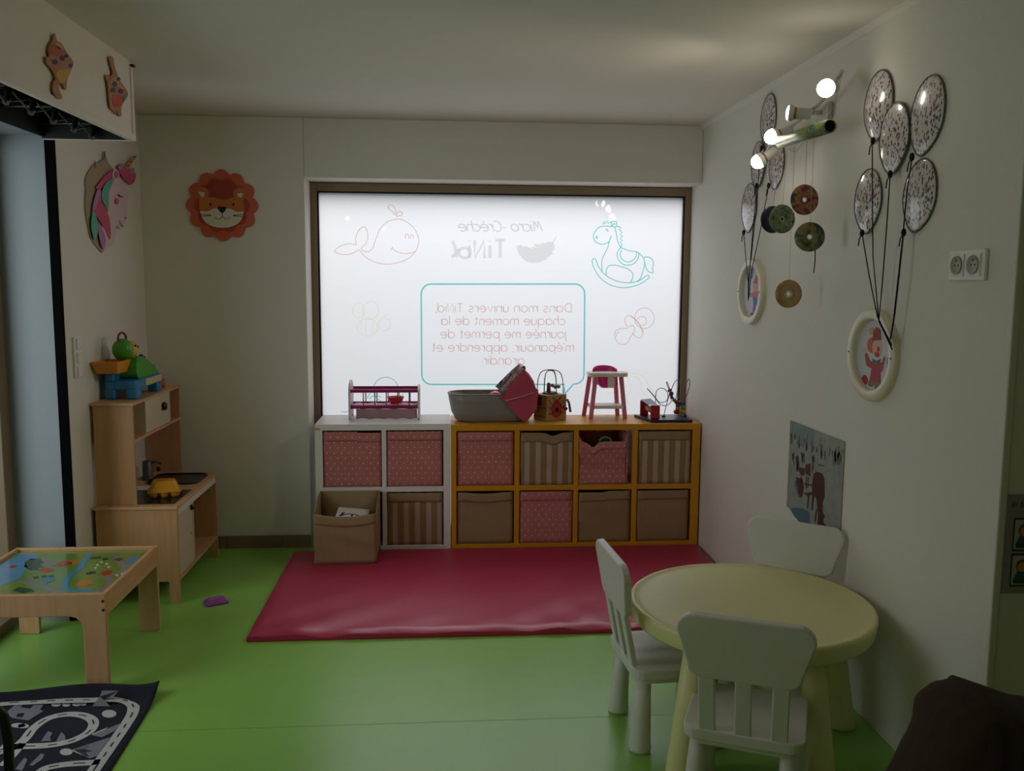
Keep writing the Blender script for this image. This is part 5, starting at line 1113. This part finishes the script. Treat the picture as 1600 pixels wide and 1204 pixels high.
heads = [((1.385, 3.196, 2.306), (-.66, -.72, -.20), (1.475, 3.30, 2.372), 11.5, 55), ((1.365, 3.495, 2.274), (-.93, .33, .10), (1.475, 3.50, 2.298), .19, 95), ((1.385, 3.705, 2.217), (-.93, -.08, -.30), (1.475, 3.78, 2.262), .61, 90), ((1.385, 3.858, 2.137), (-.82, .15, -.52), (1.475, 3.97, 2.228), .62, 90)]
LAMP_W = 20.0
for i, (p, d, j, pw, ang) in enumerate(heads):
    p = Vector(p); d = Vector(d).normalized(); R3 = d.to_track_quat('Z', 'Y').to_matrix(); j = Vector(j)
    hd = MB().lathe([(0, -.085), (.020, -.085), (.022, -.08), (.022, -.022), (.030, -.018), (.034, 0), (.032, 0), (.028, -.012), (0, -.014)], (0, 0, 0), 20, rot=R3).xf(Matrix.Translation(p)).build('lamp_head', lam_w, sl)
    MB().lathe([(.0225, -.030), (.0245, -.026), (.0245, -.020), (.0225, -.018)], (0, 0, 0), 20, rot=R3, caps=False).xf(Matrix.Translation(p)).build('brass_ring', brass, hd)
    (MB().lathe([(0, -.006), (.030, -.006), (.026, .004), (.012, .009), (0, .010)], (0, 0, 0), 20, rot=R3).xf(Matrix.Translation(p)) if i == 1 else MB().ball(p+d*.006, .031, n=16)).build('bulb', bulb_e, hd)
    MB().tube([p-d*.06, (p-d*.06).lerp(j, .5)+Vector((0, 0, .004)), j], .005, 8).build('lamp_arm', lam_w, sl)
    L_ = bpy.data.lights.new('spot', 'SPOT'); L_.energy = LAMP_W*pw; L_.color = (1.0, .88, .72); L_.spot_size = math.radians(ang); L_.spot_blend = 1.0; L_.shadow_soft_size = .02
    lo = bpy.data.objects.new('lamp_beam', L_); COL.objects.link(lo); lo.location = p+d*(.016 if i == 1 else .042); lo.rotation_euler = (-d).to_track_quat('Z', 'Y').to_euler()
# ---- disc mobile hanging from a painted card tube
mo = thing('disc_mobile', 'mobile of painted compact discs on threads under a painted card tube', 'mobile', (1.40, 3.42, 2.178))
ta, tbb = Vector((1.40, 3.182, 2.171)), Vector((1.40, 3.655, 2.187)); td = (tbb-ta).normalized(); R3 = td.to_track_quat('Z', 'Y').to_matrix(); Lt = (tbb-ta).length
MB().lathe([(.0205, 0), (.025, 0), (.025, Lt), (.0205, Lt), (.0205, 0)], (0, 0, 0), 24, rot=R3).xf(Matrix.Translation(ta)).build('card_tube', painted('painted_tube', [(40, 104, 78), (60, 126, 96), (168, 160, 74), (70, 140, 110), (200, 206, 196)], 16), mo)
MB().lathe([(0, .30), (.0204, .30), (.0204, .004)], (0, 0, 0), 24, rot=R3, caps=False).xf(Matrix.Translation(ta)).build('tube_lining', mat('brown_card_inside', (70, 44, 36), .8), mo)
thr = mat('nylon_thread', (190, 188, 184), .4)
def disc(px, py, r, cols, sc, tilt, dx=0.0, hub=(214, 210, 200), nm='painted_disc'):
    c = on_x(px, py, 1.40+dx); R_ = Matrix.Rotation(tilt, 3, 'Z') @ Matrix.Rotation(PI/2, 3, 'X')
    dm = painted('disc_'+str(px), cols, sc) if len(cols) > 1 else mat('disc_'+str(px), cols[0], .25, .1, 8, metallic=.5)
    o = MB().lathe([(.0085, -.001), (r, -.001), (r, .001), (.0085, .001), (.0085, -.001)], (0, 0, 0), 40, rot=R_).xf(Matrix.Translation(c)).build(nm, dm, mo)
    MB().lathe([(.0076, -.0014), (.0165 if len(cols) == 1 else .0105, -.0014), (.0165 if len(cols) == 1 else .0105, .0014), (.0076, .0014), (.0076, -.0014)], (0, 0, 0), 24, rot=R_).xf(Matrix.Translation(c)).build('disc_hub', mat('disc_hub_clear', hub, .3), o)
    y = min(max(c.y, 3.20), 3.64); MB().tube([(c.x, c.y, c.z+.008), (c.x, c.y, c.z+r), (1.40, y, 2.15)], .0009, 5).build('thread', thr, mo)
    return c
disc(1257, 312, .0585, [(110, 36, 64), (150, 60, 86), (190, 140, 60), (60, 60, 100), (46, 96, 70)], 14, .1)
disc(1222, 342, .0585, [(34, 84, 56), (56, 120, 80), (150, 150, 96), (60, 110, 120), (196, 194, 176)], 18, .15, -.01)
disc(1207, 343, .0575, [(44, 50, 70)], 8, .2, .012, (90, 90, 96))
disc(1265, 370, .0560, [(40, 80, 66), (150, 136, 76), (60, 100, 76), (40, 66, 104), (160, 150, 110)], 16, -.25)
c5 = disc(1232, 459, .0570, [(190, 156, 104)], 6, .05, 0, (206, 206, 200), 'gold_disc')
c4 = on_x(1275, 395, 1.40)
MB().tube(catmull([(c4.x-.004, c4.y, c4.z+.01), (c4.x-.004, c4.y-.004, c4.z-.03), (c4.x-.004, c4.y+.004, c4.z-.075)]), .0022, 6).build('ribbon_tail', mat('dark_violet_ribbon', (58, 44, 60), .7), mo)
MB().tube(catmull([(1.40, 3.58, 2.15), (1.40, 3.50, 2.125), (1.40, 3.42, 2.15)]), .0014, 5).build('thread_loop', thr, mo)
for y in (3.25, 3.58): MB().tube([(1.40, y, 2.195), (1.445, y+.01, 2.26), (1.475, y+.02, 2.29 if y > 3.4 else 2.37)], .0009, 5).build('hanging_thread', thr, mo)

# ================================================================ FOREGROUND SEATS
ar = thing('armchair', 'armchair covered with a dark brown plush throw, near the round table', 'armchair', (1.14, 1.30, 0))
plush = mat('dark_brown_plush', (64, 46, 40), .95, .4, 18, .35, 160, stretch=(3, 3, .6)); body_m = mat('armchair_fabric', (70, 54, 48), .9, .15, 30, .2, 120)
prof = [(.715, .62), (.748, .72), (.776, .79), (.800, .86), (.818, .905), (.845, .928), (.872, .934), (.905, .926), (.98, .901), (1.08, .885), (1.20, .88), (1.36, .885), (1.47, .87), (1.51, .80), (1.52, .70), (1.53, .62)]
P2 = [(v.x, v.y) for v in catmull([(x, z, 0) for x, z in prof], False, 3)]
rows = []
for k in range(13):
    t = k/12; a = PI*t; y = 1.33-.085*math.cos(a); inset = .040*(1-math.sin(a)**.6) if 0 < t < 1 else .040
    row = []
    for i, (x, z) in enumerate(P2):
        cx, cz = 1.12, .62; f = 1-inset/.4
        fold = .006*math.sin(i*.8+k*.15)+.003*math.sin(i*1.6)
        row.append((cx+(x-cx)*f, y+fold*(1 if k < 6 else -1), cz+(z-cz)*f))
    rows.append(row)
rows = [[(x, y-.012, .40+.008*math.sin(i*1.9)) if True else 0 for i, (x, y, z) in enumerate(rows[0])]]+rows+[[(x, y+.012, .42) for (x, y, z) in rows[-1]]]
MB().grid(rows).build('plush_throw', plush, ar, fix=False)
MB().box(.80, 1.27, .18, 1.46, 1.39, .84).build('backrest', body_m, ar, bevel=.04, seg=3)
MB().box(.80, .72, .18, 1.46, 1.27, .42).build('seat', body_m, ar, bevel=.04, seg=3)
for x in (.70, 1.46): MB().box(x, .70, .18, x+.10, 1.39, .60).build('armrest', body_m, ar, bevel=.03, seg=3)
for x in (.76, 1.46):
    for y in (.78, 1.32): MB().lathe([(.018, 0), (.024, .18)], (x, y, 0), 12).build('leg', black_m, ar)
bc = thing('tubular_chair', 'black tubular chair standing on the navy road rug', 'chair', (-1.33, 2.02, .005))
hp_ = [on_y(0, 1112, 2.2), on_y(8, 1132, 2.2), on_y(13, 1160, 2.2), on_y(15, 1204, 2.2)]
xr = hp_[3].x; zt_ = hp_[0].z; xm = hp_[0].x-.16
right = [(hp_[0].x-.06, zt_+.028), (hp_[0].x, zt_), (hp_[1].x, hp_[1].z), (hp_[2].x, hp_[2].z), (xr, hp_[3].z), (xr+.004, .25), (xr+.006, .0155)]
left = [(2*xm-x, z) for x, z in right][::-1]
hoop = left+[(xm-.06, zt_+.042), (xm+.06, zt_+.042)]+right
MB().tube(catmull([(x, 2.2, z) for x, z in hoop], False, 5), .0125, 10).build('back_hoop', black_m, bc)
for x in (xr-.01, 2*xm-xr+.01): MB().tube([(x, 2.19, .30), (x, 1.86, .30), (x, 1.84, .28), (x, 1.84, .0155)], .0115, 8).build('front_leg_tube', black_m, bc)
MB().prism(rrect(2*xm-xr+.012, 1.84, xr-.012, 2.18, .05), (0, 0, 0), (1, 0, 0), (0, 1, 0), (0, 0, 1), .305, .325).build('seat', mat('black_seat', (20, 20, 22), .6), bc, bevel=.006)

# ---- two small lit spots on the ceiling behind the viewer (they are mirrored in the window)
for k, (px_, py_) in enumerate(((543, 337), (600, 353))):
    w = on_y(px_, py_, FY); d = Vector((w.x, -w.y, w.z-CAM_H)).normalized(); q = w+d*((ZC-.05-w.z)/d.z) if k == 0 else w+d*6.6
    cs = thing('ceiling_spot', 'small lit ceiling spot whose reflection shows beside the whale print' if k == 0 else 'small lit pendant spot whose reflection shows on the whale print', 'lamp', (q.x, max(q.y, -1.5), q.z))
    c = Vector(cs.location); up = ZC-c.z
    MB().lathe([(.0, up), (.03, up), (.03, max(up-.01, .03)), (.005, max(up-.011, .028)), (.005, .03), (.034, .025), (.036, -.01), (.03, -.01), (.028, .0), (0, .0)], c, 16).build('spot_housing', lam_w, cs)
    MB().ball(c+Vector((0, 0, -.034)), .028, .028, .028, 12).build('bulb', bulb_e, cs)
